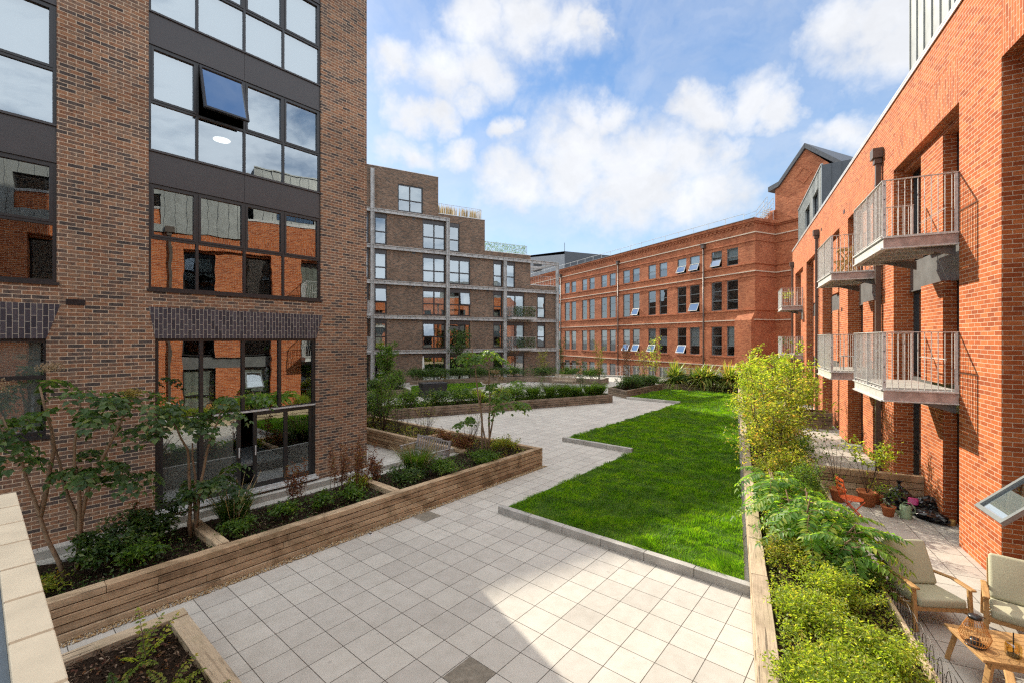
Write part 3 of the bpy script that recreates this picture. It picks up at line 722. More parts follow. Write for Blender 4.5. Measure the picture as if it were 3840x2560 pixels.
for a, b in BAYS:
    m = (a+b)/2
    for z0, z1 in ((0, 2.36), (2.90, 5.06), (5.80, 8.12)): mb.box(m-.62, m+.62, Q-.62, Q-.18, z0, z1)
    mb.q([(a, Q-.19, 8.12), (b, Q-.19, 8.12), (b, Q-.6, 8.12), (a, Q-.6, 8.12)], 2); mb.q([(a, Q-.19, 8.12), (b, Q-.19, 8.12), (b, Q-.19, 8.25), (a, Q-.19, 8.25)])
for z in (2.62, 5.5): mb.q([(P0, Q-.75, z), (P1, Q-.75, z), (P1, Q-11, z), (P0, Q-11, z)], 4)
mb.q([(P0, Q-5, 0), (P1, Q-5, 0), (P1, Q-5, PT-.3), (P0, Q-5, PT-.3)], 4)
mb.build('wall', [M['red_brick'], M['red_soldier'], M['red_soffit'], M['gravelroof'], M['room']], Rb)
mb = MB(); mb.box(P0, P1+.04, Q-.42, Q+.04, PT, PT+.05); mb.box(P0, P1+.04, Q+.012, Q+.036, PT-.07, PT-.002); mb.build('parapet_coping', M['coping'], Rb)
for bi, (a, b) in enumerate(BAYS):
    m = (a+b)/2
    for z0, z1 in ((.04, 2.36), (2.96, 5.06), (5.86, 8.12)):
        for x0, x1 in ((a, m-.62), (m+.62, b)):
            window(Rb, x0, x1, z0, z1, Q-.48, 1, (), (z0+.95,) if z0 < 1 else (), .06, .08, glass='glass_red', blind=[(x0+.05, x1-.05, z0+.1, z1-.1, 'curtain')] if (bi*3+int(z0)) % 4 == 1 else None)
    for z0, z1 in ((2.36, 2.90), (5.06, 5.80)):
        pn = MB(); pn.box(a, b, Q-.40, Q-.34, z0, z1); pn.box(a, b, Q-.40, Q-.31, z0-.02, z0)
        pn.build('spandrel_panel', M['zinc_panel'], Rb)
    if bi == 3:   # casement swung out below the camera
        s = sash(Rb, a+2.66, a+3.42, .96, 2.06, Q-.40, 1, 46, 'sash_grey', 'glass_main', .06)
        mb = MB(); mb.bar((a+2.74, .02, -.62), (a+2.95, -.25, -.15), .02, .012); mb.build('stay_bar', M['galv'], s)
        mb = MB(); mb.box(a+2.74, a+3.34, -.03, -.012, -1.02, -.62); mb.build('white_sheet', M['white_paint'], s)  # plain white sheet just behind the pane
for p in (16.1, 26.78, 37.3, 5.35, -5.2):
    mb = MB(); mb.box(p-.06, p+.06, Q+.03, Q+.15, 0, 8.95)
    for z in (.6, 3.2, 5.9, 8.2): mb.box(p-.08, p+.08, Q, Q+.155, z, z+.04)
    dp = mb.build('downpipe', M['pipe'], Rb)
    mb = MB(); mb.prism([(p-.16, Q+.01), (p+.16, Q+.01), (p+.16, Q+.24), (p-.16, Q+.24)], 8.95, 9.22); mb.build('hopper', M['pipe'], dp)
    mb = MB(); mb.prism([(p-.10, Q+.02), (p+.10, Q+.02), (p+.10, Q+.19), (p-.10, Q+.19)], 8.80, 8.94); mb.build('hopper_outlet', M['pipe'], dp)
def balcony(p0, zf):
    p1, q0, q1 = p0+2.36, Q, Q+1.12
    d = MB()
    d.box(p0, p1, q1-.07, q1, zf-.26, zf-.02); d.box(p0, p0+.07, q0+.01, q1-.07, zf-.26, zf-.02); d.box(p1-.07, p1, q0+.01, q1-.07, zf-.26, zf-.02)
    for k in range(1, 4): d.box(p0+2.36*k/4-.03, p0+2.36*k/4+.03, q0+.01, q1-.07, zf-.24, zf-.04)
    for x0, x1 in ((p0-.035, p0-.001), (p1+.001, p1+.035)):
        d.box(x0, x1, q0+.01, q1, zf-.05, zf-.022); d.box(x0, x1, q0+.01, q1, zf-.26, zf-.235)
    d.box(p0, p1, q1+.001, q1+.04, zf-.26, zf-.235); d.box(p0, p1, q1+.001, q1+.04, zf-.05, zf-.022)
    b = d.build('balcony', M['galv'], Rb)
    mb = MB(); mb.box(p0-.008, p0-.001, q0+.01, q1, zf-.234, zf-.052); mb.box(p0+.008, p0+.03, q0+.012, q1-.08, zf-.234, zf-.052); mb.build('steel_channel', M['galv_stain'], b)
    mb = MB(); mb.box(p0+.075, p1-.075, q0+.02, q1-.075, zf-.018, zf+.012); mb.build('deck', M['concrete'], b)
    zs = zf-.24
    for x in (p0+.16, p1-.16): mb = MB(); mb.q([(x-.02, q0, zs), (x-.02, q1-.45, zs), (x-.02, q0, zs-.2)]); mb.q([(x+.02, q0, zs), (x+.02, q1-.45, zs), (x+.02, q0, zs-.2)]); mb.q([(x-.02, q0, zs-.2), (x+.02, q0, zs-.2), (x+.02, q1-.45, zs), (x-.02, q1-.45, zs)]); mb.build('bracket', M['zinc_panel'], b)
    r = MB(); zr = zf+1.10; e = .012
    r.box(p0-.01, p1+.01, q1-.03, q1+.02, zr-.012, zr); r.box(p0-.012, p0+.04, q0+.01, q1-.03, zr-.013, zr-.001); r.box(p1-.04, p1+.012, q0+.01, q1-.03, zr-.013, zr-.001)
    for x in (p0, p1-.012, p0+1.17): r.box(x, x+.012, q1-.045, q1+.015, zf-.03, zr-.012)
    for x in (p0+.014, p1-.024): r.box(x, x+.012, q1-.05, q1-.03, zf-.03, zr-.013)
    for x in (p0, p1-.012): r.box(x, x+.012, q0+.012, q0+.062, zf-.03, zr-.013)
    r.box(p0+.014, p1-.014, q1-.02, q1-.005, zf+.03, zf+.042)
    for k in range(1, 24):
        x = p0+2.36*k/24
        if abs(x-p0-1.17) > .03: r.tube([(x, q1-.012, zf+.03), (x, q1-.012, zr-.01)], .0075, 5)
    for x in (p0+.008, p1-.008):
        for k in range(1, 11):
            q = q0+1.08*k/11; r.tube([(x, q, zf-.02), (x, q, zr-.01)], .0075, 5)
    # low cot rail at the door
    r.tube([(p0+.5, q0+.02, zf+.56), (p0+1.9, q0+.02, zf+.56)], .008, 5); r.build('railing', M['galv'], b)
    bl = MB()
    for z in (.12, .42, .72, 1.0):
        for x, dx in ((p0, -.012), (p1, .012)): bl.tube([(x, q1-.015, zf+z), (x+dx, q1-.015, zf+z)], .012, 6)
    for k in range(8): bl.tube([(p0+.2+k*.28, q1+.02, zf-.02), (p0+.2+k*.28, q1+.02, zf-.006)], .013, 6)
    bl.build('bolts', M['zinc_dark'], b)
    return b
for p in (11.2, 16.53, 32.52, -4.79):
    for zf in (2.88, 5.86): balcony(p, zf)
def dormer(p0, p1, q, zt, z0=PT-.15):
    mb = MB()
    wins = [(p0+1.1+k*2.9, p0+3.0+k*2.9, z0+.35, z0+1.75) for k in range(int((p1-p0-1)//2.9))]
    wall_grid(mb, p0, p1, z0, zt, q, wins, -.18, 0)
    for x in (p0, p1): mb.q([(x, q, z0), (x, q-4, z0), (x, q-4, zt+.25), (x, q, zt)], 1)
    mb.q([(p0, q, zt), (p1, q, zt), (p1, q-4, zt+.25), (p0, q-4, zt+.25)], 1); mb.q([(p0, q-4, z0), (p1, q-4, z0), (p1, q-4, zt+.25), (p0, q-4, zt+.25)], 1)
    n = int((p1-p0)/.42)
    for k in range(n+1):
        x = p0+(p1-p0)*k/n
        for (za, zb) in ((z0, zt),):
            inside = [w for w in wins if w[0]-.01 < x < w[1]+.01]
            segs = [(z0, zt)] if not inside else [(z0, inside[0][2]), (inside[0][3], zt)]
            for s0, s1 in segs: mb.box(x-.012, x+.012, q+.001, q+.03, s0, s1)
    for k in range(1, 9): mb.box(p0-.025, p0-.001, q-.42*k-.012, q-.42*k+.012, z0, zt+.02*k, 1)
    mb.box(p0-.05, p1+.05, q-4.05, q+.06, zt+.255, zt+.30, 1) if False else mb.box(p0-.03, p1+.03, q-.05, q+.05, zt+.003, zt+.06, 0)
    d = mb.build('dormer', [M['zinc_light'], M['zinc_dark']], Rb)
    for (a, b, c, e) in wins:
        w = window(Rb, a, b, c, e, q-.16, 1, ((a+b)/2,), (), .05, .06, glass='glass_far'); w.parent = d
dormer(27.0, 36.0, Q-.16, 12.5); dormer(8.9, 14.35, Q-.16, 12.9); dormer(-.9, 8.6, Q+.07, 12.4, 8.95); dormer(-12.5, -3.0, Q+.07, 12.4, 8.95)
for p, z in ((20.9, 8.6), (26.0, 6.6), (21.3, 4.9), (25.9, 9.0)): mb = MB(); mb.box(p, p+.2, Q, Q+.01, z, z+.14); mb.build('air_vent', M['black_plastic'], Rb)

# ================================================================ centre: stepped dark brick block in a steel frame
Mb = empty('stepped_apartment_building', FM.w(0, 0, 0), FM.rot, 'dusky brown brick block stepping down in terraces behind grey steel frame', 'building')
ZB = [2.72, 5.70, 8.65, 11.65, 14.72]      # steel beam levels
STEP = [(-42, 5.71, 18.5, 18.5), (5.71, 10.42, 15.2, 15.2), (10.42, 15.58, 12.26, 12.26), (15.58, 18.75, 9.28, 9.28)]
COLS = [-5.9, -.2, 6.55, 12.54]
def fl(k): return ([0]+[z+.18 for z in ZB])[k], (ZB+[18.4])[k]-.2
WN_ = []   # (x0,x1,floor,vx,kind)
for k in range(5):
    WN_.append((0.02, 1.05, k, (), 'half')); WN_.append((-4.0, -.45, k, (-2.2, -1.3), 'w'))
    WN_.append((4.23, 6.38, k, (5.33,), 'w'))
    WN_.append((6.75, 8.88 if k < 4 else 7.8, k, (7.80,) if k < 4 else (), 'w'))
    if k < 4: WN_.append((11.32, 12.32, k, (), 'half'))
    if k == 3: WN_.append((12.74, 13.77, k, (), 'half'))
    if k < 3: WN_.append((12.74, 14.85, k, (13.8,), 'door')); 
    if k in (1, 2): WN_.append((16.39, 17.39, k, (), 'curt'))
op = []
for x0, x1, k, vx, kd in WN_:
    z0, z1 = fl(k); op.append((x0, x1, z0+(.04 if k else .05), z1))
op.append((2.01, 4.26, 14.95, 17.32))
mb = MB()
wall_grid(mb, -42, 18.75, -.1, 18.5, 0, op, .14, holes=((5.71, 18.75, 15.2, 18.5), (10.42, 18.75, 12.26, 15.2), (15.58, 18.75, 9.28, 12.26)))
for i, (x0, x1, zt, _) in enumerate(STEP):
    mb.q([(x0, .0, zt-.25), (x1, 0, zt-.25), (x1, 13, zt-.25), (x0, 13, zt-.25)], 1)
    nx = STEP[i+1][2] if i+1 < len(STEP) else -.1
    mb.q([(x1, 0, nx-.3), (x1, 13, nx-.3), (x1, 13, zt), (x1, 0, zt)])
    mb.box(x0, x1+(.05 if i else .03), -.03, .30, zt+.001, zt+.05, 2)
for z in ZB: mb.q([(-42, .4, z-.05), (18.7, .4, z-.05), (18.7, 12, z-.05), (-42, 12, z-.05)], 3) if z < 9 else mb.q([(-42, .4, z-.05), (5.7, .4, z-.05), (5.7, 12, z-.05), (-42, 12, z-.05)], 3)
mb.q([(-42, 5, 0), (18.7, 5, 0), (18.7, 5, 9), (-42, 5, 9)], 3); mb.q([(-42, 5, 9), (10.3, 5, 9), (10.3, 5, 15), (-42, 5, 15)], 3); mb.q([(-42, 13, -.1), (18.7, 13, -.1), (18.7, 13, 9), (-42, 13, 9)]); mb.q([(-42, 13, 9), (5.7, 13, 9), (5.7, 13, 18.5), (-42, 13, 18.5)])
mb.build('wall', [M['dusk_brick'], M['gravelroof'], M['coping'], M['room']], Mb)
rnd = random.Random(5)
for x0, x1, k, vx, kd in WN_:
    z0, z1 = fl(k); z0 += .04; head = .28
    hm = MB(); hm.box(x0, x1, .06, .12, z1-head, z1); hm.build('window_head', M['spandrel'], Mb)
    zt = z1-head; h = z0+(zt-z0)*.46
    bl = []
    if k == 3 and x0 < 7: bl = [(x0+.05, x1-.05, z0+.1, zt-.05, 'blind')]
    elif kd == 'curt': bl = [(x0+.05, x1-.05, z0+.05 if k == 2 else h+.5, zt-.05, 'curtain')]
    elif k == 2 and x0 > 5 and x1 < 9: bl = [(x0+.05, x0+.6, z0+.05, zt-.05, 'curtain'), (x1-.6, x1-.05, z0+.05, zt-.05, 'curtain')]
    elif rnd.random() < .35: bl = [(x0+.05, x1-.05, h if rnd.random() < .5 else z0+.05, zt-.05, 'blind')]
    sk = []
    if (k == 2 and x0 in (0.02, 6.75)) or (k == 1 and x0 == 4.23): sk = [(1 if (x0 == 6.75) else 0, 1)]
    window(Mb, x0, x1, z0, zt, .12, -1, vx, () if kd == 'door' else (h,), .11, .06, glass='glass_far', skip=sk, blind=bl)
    for (i, j) in sk:
        xe = [x0, *vx, x1]; sash(Mb, xe[i]+.03, xe[i+1]-.03, h+.02, zt-.04, .10, -1, 9, 'dark_frame', 'glass_far')
window(Mb, 2.01, 4.26, 14.95, 17.32, .12, -1, (3.09,), (15.97,), .10, .06, glass='glass_far', blind=[(2.1, 4.2, 15.95, 17.25, 'curtain')])
mb = MB()
for i, z in enumerate(ZB):
    xr = 18.9 if i < 4 else 6.72
    for (za, zb) in ((z-.17, z-.13), (z+.10, z+.14)): mb.box(-42, xr, -.24, -.02, za, zb)
    mb.box(-42, xr, -.15, -.12, z-.13, z+.10)
    x = -3.0
    while x < xr: mb.box(x, x+.015, -.22, -.15, z-.13, z+.10); x += .55
mb.build('steel_beam', M['steel_grey'], Mb)
for c, zt in ((-5.9, 18.2), (-.2, 18.2), (6.56, 14.86), (12.54, 11.79), (18.78, 8.8)):
    mb = MB()
    if c == 18.78: zt = 11.79
    for xa, xb in ((c-.14, c-.11), (c+.11, c+.14)): mb.box(xa, xb, -.30, -.06, 0, zt)
    mb.box(c-.11, c+.11, -.19, -.165, 0, zt); mb.build('steel_column', M['steel_grey'], Mb)
mb = MB(); mb.box(18.7, 18.86, -.2, 5, 11.55, 11.8); mb.box(15.6, 18.7, 2.6, 2.8, 11.5, 11.72); mb.build('steel_beam', M['steel_grey'], Mb)
for x, z in ((3.3, 14.35), (3.3, 11.3), (3.3, 8.35), (3.3, 5.4), (3.3, 2.42), (10.6, 8.35), (10.6, 5.4)): mb = MB(); mb.box(x, x+.25, -.01, .005, z, z+.13); mb.build('air_vent', M['black_plastic'], Mb)
def twig_screen(name, x0, x1, y0, z0, z1, n, mat, parent, side):
    xs = RNG.uniform(x0, x1, n); h = RNG.uniform(.75, 1.05, n)*(z1-z0)
    b = blades(xs, np.full(n, y0)+RNG.normal(0, .03, n), np.full(n, z0), h, RNG.uniform(.03, .07, n), RNG.uniform(0, .08, n), RNG.random(n)*6.28, name, mat, parent)
    return b
def rail(parent, pts, z0, z1, step=.11, mat='galv'):
    r = MB()
    for a, b in zip(pts[:-1], pts[1:]):
        a, b = Vector((*a, 0)), Vector((*b, 0)); d = b-a; n = max(1, int(d.length/step))
        for z in (z1, z0+.08): r.bar(a+Vector((0, 0, z)), b+Vector((0, 0, z)), .045, .02)
        for k in range(n+1):
            p = a+d*k/n; w = .03 if k % 12 == 0 else .014
            r.box(p.x-w/2, p.x+w/2, p.y-w/2, p.y+w/2, z0, z1)
    return r.build('railing', M[mat], parent)
rail(Mb, [(5.75, .35), (10.2, .35), (10.2, 8)], 15.2, 16.25, .2); rail(Mb, [(10.5, .35), (15.35, .35), (15.35, 8)], 12.3, 13.25, .2)
for p in ((15.7, .25), ): rail(Mb, [(15.7, .25), (18.6, .25)], 9.3, 10.3, .2)
twig_screen('reed_screen', 5.8, 10.15, .45, 15.2, 16.3, 260, M['straw'], Mb, 0)
def ivy_panel(x0, x1, y0, y1, z0, z1, n, mat, name='ivy_screen'):
    P = np.stack([RNG.uniform(x0, x1, n), RNG.uniform(y0, y1, n), RNG.uniform(z0, z1, n)], 1)
    return leaves(P, .11, name, M[mat], Mb)
M_IVY = [(10.5, 15.3, .38, .5, 12.3, 13.3, 1500, 'leaf_mid')]
def mbalc(z):
    b = MB(); b.box(12.75, 15.6, -1.15, -.03, z-.2, z); b = b.build('balcony', M['steel_grey'], Mb)
    rail(b, [(12.85, -.05), (12.85, -1.1), (15.5, -1.1), (15.5, -.05)], z, z+1.08, .12, 'steel_grey')
    return b
mbalc(5.9); mbalc(2.92); mb2 = MB(); mb2.box(-5.5, -.5, -1.1, -.03, 5.7, 5.88); mb2.box(-5.5, -.5, -1.1, -.03, 2.72, 2.9); bb = mb2.build('balcony', M['steel_grey'], Mb)
rail(bb, [(-5.4, -1.05), (-.55, -1.05), (-.55, -.05)], 5.88, 6.95, .12, 'steel_grey'); rail(bb, [(-5.4, -1.05), (-.55, -1.05), (-.55, -.05)], 2.9, 3.97, .12, 'steel_grey'); 

# ================================================================ far: old red brick factory
Fb = empty('red_factory_building', FF.w(0, 0, 0), FF.rot, 'long old red brick factory with paired windows, string courses and gable', 'building')
PAIRS = [((1.68, 2.87), (3.41, 4.59)), ((6.01, 7.24), (7.71, 8.91)), ((10.37, 11.54), (12.10, 13.29)), ((14.75, 15.97), (16.47, 17.72)),
         ((19.17, 20.38), (20.93, 22.18)), ((23.63, 24.87), (25.41, 26.63)), ((28.16, 29.41), (29.88, 31.17)), ((32.5, 33.7), (34.3, 35.5)), ((37, 38.2), (38.7, 39.9))]
FRW = [(10.50, 12.06), (6.45, 9.14), (2.28, 4.94), (-1.45, .72)]
FT = 14.0; FLEN = 62
op = [(a, b, z0, z1) for pr in PAIRS for a, b in pr for z0, z1 in FRW]
mb = MB(); wall_grid(mb, 0, FLEN, -4, FT, 0, op, -.14)
mb.q([(0, 0, -4), (0, -2.63, -4), (0, -2.63, FT), (0, 0, FT)])
mb.q([(0, 0, FT-.3), (FLEN, 0, FT-.3), (FLEN, -14, FT-.3), (0, -14, FT-.3)], 1); mb.q([(FLEN, 0, -4), (FLEN, -14, -4), (FLEN, -14, FT), (FLEN, 0, FT)]); mb.q([(0, -14, -4), (FLEN, -14, -4), (FLEN, -14, FT), (0, -14, FT)])
mb.q([(0, -4, -4), (FLEN, -4, -4), (FLEN, -4, 13), (0, -4, 13)], 2)
for z in (1.2, 5.6, 9.7): mb.q([(0, -.4, z), (FLEN, -.4, z), (FLEN, -4, z), (0, -4, z)], 2)
mb.build('wall', [M['factory_brick'], M['gravelroof'], M['room']], Fb)
g = MB(); yg = -2.63; pk = (-2.7, 19.7)
GP = [(0.0, -4), (0.0, 17.1), (-.35, 17.2), pk, (-5.3, 17.1), (-5.3, -4)]
g.q([(x, yg, z) for x, z in GP]); g.q([(x, yg-14, z) for x, z in GP])
g.q([(0, yg, -4), (0, yg-14, -4), (0, yg-14, 17.1), (0, yg, 17.1)]); g.q([(-5.3, yg, -4), (-5.3, yg-14, -4), (-5.3, yg-14, 17.1), (-5.3, yg, 17.1)])
g.build('gable', [M['factory_brick']], Fb)
g = MB()
def slab(x0, z0, x1, z1, t=.42):
    g.obox((x0, yg+.18, z0), (x1-x0, 0, z1-z0), (0, -14.4, 0), (0, 0, t))
slab(.55, 17.0, -.40, 17.22); slab(-.42, 17.22, -2.7, 19.72); slab(-5.9, 16.9, -2.72, 19.72)
g.build('roof', M['slate'], Fb)
mb = MB(); c = (-2.55, 17.55); r = .62
for k in range(4):
    a0, a1 = PI/2*k, PI/2*(k+1)
    A = [(c[0]+r*math.cos(a0), c[1]+r*math.sin(a0)), (c[0]+r*math.cos(a1), c[1]+r*math.sin(a1))]
    B = [(c[0]+r*1.14*math.cos(a0), c[1]+r*1.14*math.sin(a0)), (c[0]+r*1.14*math.cos(a1), c[1]+r*1.14*math.sin(a1))]
    mb.q([(A[0][0], yg+.05, A[0][1]), (A[1][0], yg+.05, A[1][1]), (B[1][0], yg+.05, B[1][1]), (B[0][0], yg+.05, B[0][1])]); mb.q([(A[0][0], yg+.05, A[0][1]), (A[1][0], yg+.05, A[1][1]), (A[1][0], yg+.004, A[1][1]), (A[0][0], yg+.004, A[0][1])]); mb.q([(B[0][0], yg+.05, B[0][1]), (B[1][0], yg+.05, B[1][1]), (B[1][0], yg, B[1][1]), (B[0][0], yg, B[0][1])])
mb.build('diamond_panel', M['factory_brick'], Fb)
def course(z0, z1, pr, mt, lo=0.0, nm='string_course', ret=True):
    mb = MB(); mb.box(lo, FLEN, 0, pr, z0, z1)
    if ret and lo == 0: mb.box(-pr, -.0, -2.63+pr, pr, z0, z1); mb.box(-5.2, -pr, -2.63, -2.63+pr, z0, z1)
    return mb.build(nm, M[mt], Fb)
course(FT, FT+.25, .22, 'factory_brick', nm='cornice'); course(13.86, FT-.002, .12, 'factory_brick', nm='cornice')
mb = MB(); x = .05
while x < FLEN: mb.box(x, x+.22, .001, .09, 13.70, 13.858); x += .44
mb.build('dentil_bricks', M['factory_brick'], Fb)
mb = MB(); mb.box(-.1, FLEN, -.2, .3, FT+.252, FT+.29); mb.build('coping', M['slate_light'], Fb)
for z, pr, mt in ((13.02, .10, 'cream_stone'), (12.35, .07, 'factory_brick'), (10.36, .09, 'factory_brick'), (9.66, .10, 'cream_stone'), (9.28, .06, 'factory_brick'), (6.30, .08, 'factory_brick'), (5.44, .10, 'cream_stone'), (1.30, .10, 'cream_stone')):
    course(z, z+(.11 if mt == 'factory_brick' else .09), pr, mt)
mb = MB()
for pr in PAIRS:
    for z0, z1 in (FRW[1], FRW[2]): mb.box(pr[0][0]-.2, pr[1][1]+.2, .001, .06, z1+.06, z1+.14)
    mb.box(pr[0][0]-.25, pr[1][1]+.25, .001, .10, FRW[2][0]-.14, FRW[2][0]-.03)
mb.build('window_sill', M['factory_brick'], Fb)
rnd = random.Random(9)
OPENW = {(0, 1, 0), (1, 0, 0), (1, 1, 0), (1, 0, 1), (3, 0, 1), (1, 1, 2), (2, 1, 2), (3, 0, 2), (3, 1, 2)}
for i, pr in enumerate(PAIRS):
    for j, (a, b) in enumerate(pr):
        for r, (z0, z1) in enumerate(FRW):
            hz = (z0+(z1-z0)*.5,) if r == 0 else ((z0+(z1-z0)/3, z0+(z1-z0)*2/3) if r < 3 else (z0+(z1-z0)*.45,))
            bl = None; q = rnd.random()
            if r == 0: bl = [(a+.04, b-.04, hz[0]+(.2 if q < .4 else -.3), z1-.04, 'blind')]
            elif r == 2 and q < .6: bl = [(a+.04, b-.04, hz[0], z1-.04 if q < .4 else hz[-1]-.05, 'blind')]
            elif r == 3 and q < .5: bl = [(a+.04, b-.04, hz[0], z1-.04, 'blind')]
            isop = (i, j, r) in OPENW
            window(Fb, a, b, z0, z1, -.12, 1, (), hz, .06, .05, 'sash_grey', 'glass_factory', skip=[(0, 0)] if isop else [], blind=bl)
            if isop: sash(Fb, a+.05, b-.05, z0+.04, hz[0]-.02, -.08, 1, 24, 'white_paint' if r == 2 else 'sash_grey', 'glass_far', .05)
for s, zt in ((5.4, 12.6), (18.5, 13.0), (32.1, 13.1)):
    mb = MB(); mb.tube([(s, .16, -4), (s, .16, zt)], .075, 8)
    for z in range(-3, 13, 3): mb.tube([(s, .16, z), (s, .16, z+.08)], .10, 8)
    dp = mb.build('downpipe', M['pipe'], Fb, True)
    mb = MB(); mb.box(s-.17, s+.17, .02, .34, zt, zt+.34); mb.box(s-.22, s+.22, .02, .38, zt+.341, zt+.40); mb.build('hopper', M['pipe'], dp)
mb = MB(); mb.box(.05, 1.72, .001, .42, -4, 5.45); mb.q([(.05, .42, 5.452), (1.72, .42, 5.452), (1.72, 0, 5.9), (.05, 0, 6.1)]); mb.q([(.05, .42, 5.452), (.05, 0, 6.1), (.05, 0, 5.452)])
mb.build('buttress', M['factory_brick'], Fb)
mb = MB()
for k in range(32): mb.tube([(1.0+k*1.9, .12, FT+.29), (1.0+k*1.9, .12, FT+.85)], .022, 5)
mb.tube([(1.0, .12, FT+.85), (61, .12, FT+.85)], .024, 5); mb.build('roof_rail', M['galv'], Fb)
mb = MB()
for dy in (-.5, -1.3):
    mb.tube([(1.5, dy, FT+.9), (.5, dy-.3, FT+1.1), (-.05, dy-1.0, FT+2.3)], .025, 5); mb.tube([(1.5, dy, FT+.45), (.5, dy-.3, FT+.65), (-.05, dy-1.0, FT+1.85)], .025, 5)
    for t in (0, .35, .7, 1): mb.tube([(.5-.55*t, dy-.3-.7*t, FT+.1), (.5-.55*t, dy-.3-.7*t, FT+1.1+1.2*t)], .02, 5)
for k in range(7): mb.box(.1, .9, -1.4-.17*k, -1.25-.17*k, FT+.15+.2*k, FT+.19+.2*k)
mb.build('roof_stair', M['galv'], Fb)
mb = MB(); mb.q([(-.02, -1.2, 14.0), (-.02, -2.63, 14.0), (-.02, -2.63, 15.3)]); mb.q([(.5, -1.2, 14.0), (.5, -2.63, 14.0), (.5, -2.63, 15.3)]); mb.q([(-.02, -1.2, 14.0), (.5, -1.2, 14.0), (.5, -2.63, 15.3), (-.02, -2.63, 15.3)]); mb.build('roof_slope', M['factory_brick'], Fb)

# slate mansard block behind the factory
Sl = empty('mansard_building', (11.1, 95, -4), R_(0), 'grey slate mansard block far behind the factory roof', 'building')
mb = MB(); mb.q([(-26, 14, 21), (0, 0, 21), (0, 0, 25.6), (-26, 14, 25.6)]); mb.q([(-26, 14, 21), (0, 0, 21), (0, 0, 0), (-26, 14, 0)])
mb.q([(0, 0, 0), (22, 10, 0), (22, 10, 26.2), (0, 0, 26.2)], 1); mb.q([(-26, 14, 25.6), (0, 0, 26.2), (22, 10, 26.2), (-4, 26, 26)], 1); mb.q([(22, 10, 0), (-4, 26, 0), (-4, 26, 26), (22, 10, 26.2)], 1); mb.q([(-26, 14, 0), (-4, 26, 0), (-4, 26, 26), (-26, 14, 26)], 1)
mb.build('wall', [M['slate_light'], M['slate']], Sl)
for t in (.18, .42, .66, .9):
    mb = MB(); c = Vector((-26*t, 14*t, 0)); d = Vector((-26, 14, 0)).normalized(); n = Vector((-14, -26, 0)).normalized()*.15
    mb.obox(c+n+Vector((0, 0, 22.4)), d*1.9, -n*2, (0, 0, 2.2)); mb.build('window', M['dark_frame'], Sl)
mb = MB(); mb.tube([(0, 0, 26.2), (0, 0, 28)], .05, 5); mb.build('mast', M['dark_frame'], Sl)
# ---------------------------------------------------------------- foliage helpers
def unit(v): return v/np.maximum(np.linalg.norm(v, axis=-1, keepdims=True), 1e-9)
def leaf_arr(base, d, nrm, ln, wd, fold=.18):
    """n folded leaves -> (V (n*4,3)); two triangles sharing the midrib"""
    n = len(base); d = unit(d); s = unit(np.cross(d, nrm)); nn = np.cross(s, d)
    ln = np.broadcast_to(ln, n)[:, None]; wd = np.broadcast_to(wd, n)[:, None]
    V = np.zeros((n, 4, 3)); V[:, 0] = base; V[:, 2] = base+d*ln-nn*ln*.12
    V[:, 1] = base+d*ln*.42+s*wd*.5+nn*wd*fold; V[:, 3] = base+d*ln*.42-s*wd*.5+nn*wd*fold
    return V
class Leaves:
    def __init__(s): s.a = []
    def add(s, *a, **k): s.a.append(leaf_arr(*a, **k))
    def cloud(s, P, size, up=.6, asp=.55, var=.35):
        n = len(P); d = RNG.normal(size=(n, 3)); d[:, 2] *= .6
        nr = RNG.normal(size=(n, 3)); nr[:, 2] += up*2.2
        s.add(P, d, unit(nr), size*RNG.uniform(1-var, 1+var, n), size*asp*RNG.uniform(.8, 1.2, n))
    def build(s, name, mat, parent):
        V = np.concatenate(s.a); n = len(V); b = np.arange(n)[:, None]*4
        return np_mesh(name, V.reshape(-1, 3), [np.concatenate([b+np.array([[0, 1, 2]]), b+np.array([[0, 2, 3]])], 1).reshape(-1, 3)], mat, parent)
def leaves(P, size, name, mat, parent):
    L_ = Leaves(); L_.cloud(P, size); return L_.build(name, mat, parent)
def blob(n, c, r, shell=.35):
    u = unit(RNG.normal(size=(n, 3))); k = RNG.random(n)**shell
    return np.asarray(c)+u*k[:, None]*np.asarray(r)
def frond(Lf, base, az, length, rise, droop, nl, lsize, lw, st=None, tilt=0.0, spread=1.15):
    t = np.linspace(.18, 1, nl); dx, dy = math.cos(az), math.sin(az)
    def pos(t): return np.stack([base[0]+dx*length*t, base[1]+dy*length*t, base[2]+rise*length*t-droop*length*t*t], -1)
    P = pos(t); tang = unit(np.stack([np.full(nl, dx), np.full(nl, dy), rise-2*droop*t], 1)); lat = np.array([-dy, dx, tilt])
    up = unit(np.cross(tang, lat)); up *= np.sign(up[:, 2:3])+1e-6
    sz = lsize*(.55+.6*np.sin(PI*np.clip(t, .05, .97)))*RNG.uniform(.85, 1.1, nl)
    for sg in (-1, 1):
        d = lat[None]*sg*spread+tang*RNG.uniform(.25, .6, (nl, 1)); d[:, 2] -= RNG.uniform(.1, .45, nl)
        Lf.add(P, d, up+RNG.normal(0, .25, (nl, 3)), sz, sz*lw)
    Lf.add(P[-1:], tang[-1:], up[-1:], lsize*.8, lsize*lw)
    if st is not None: st.tube([tuple(pos(np.array([q]))[0]) for q in (0, .5, 1)], [.006, .004, .002], 4)
def bent(p0, p1, k=4, w=.06):
    p0, p1 = Vector(p0), Vector(p1); out = [p0]
    for i in range(1, k): out.append(p0.lerp(p1, i/k)+Vector((random.uniform(-w, w), random.uniform(-w, w), 0)))
    return out+[p1]
def taper(r0, r1, k): return [r0+(r1-r0)*i/(k-1) for i in range(k)]

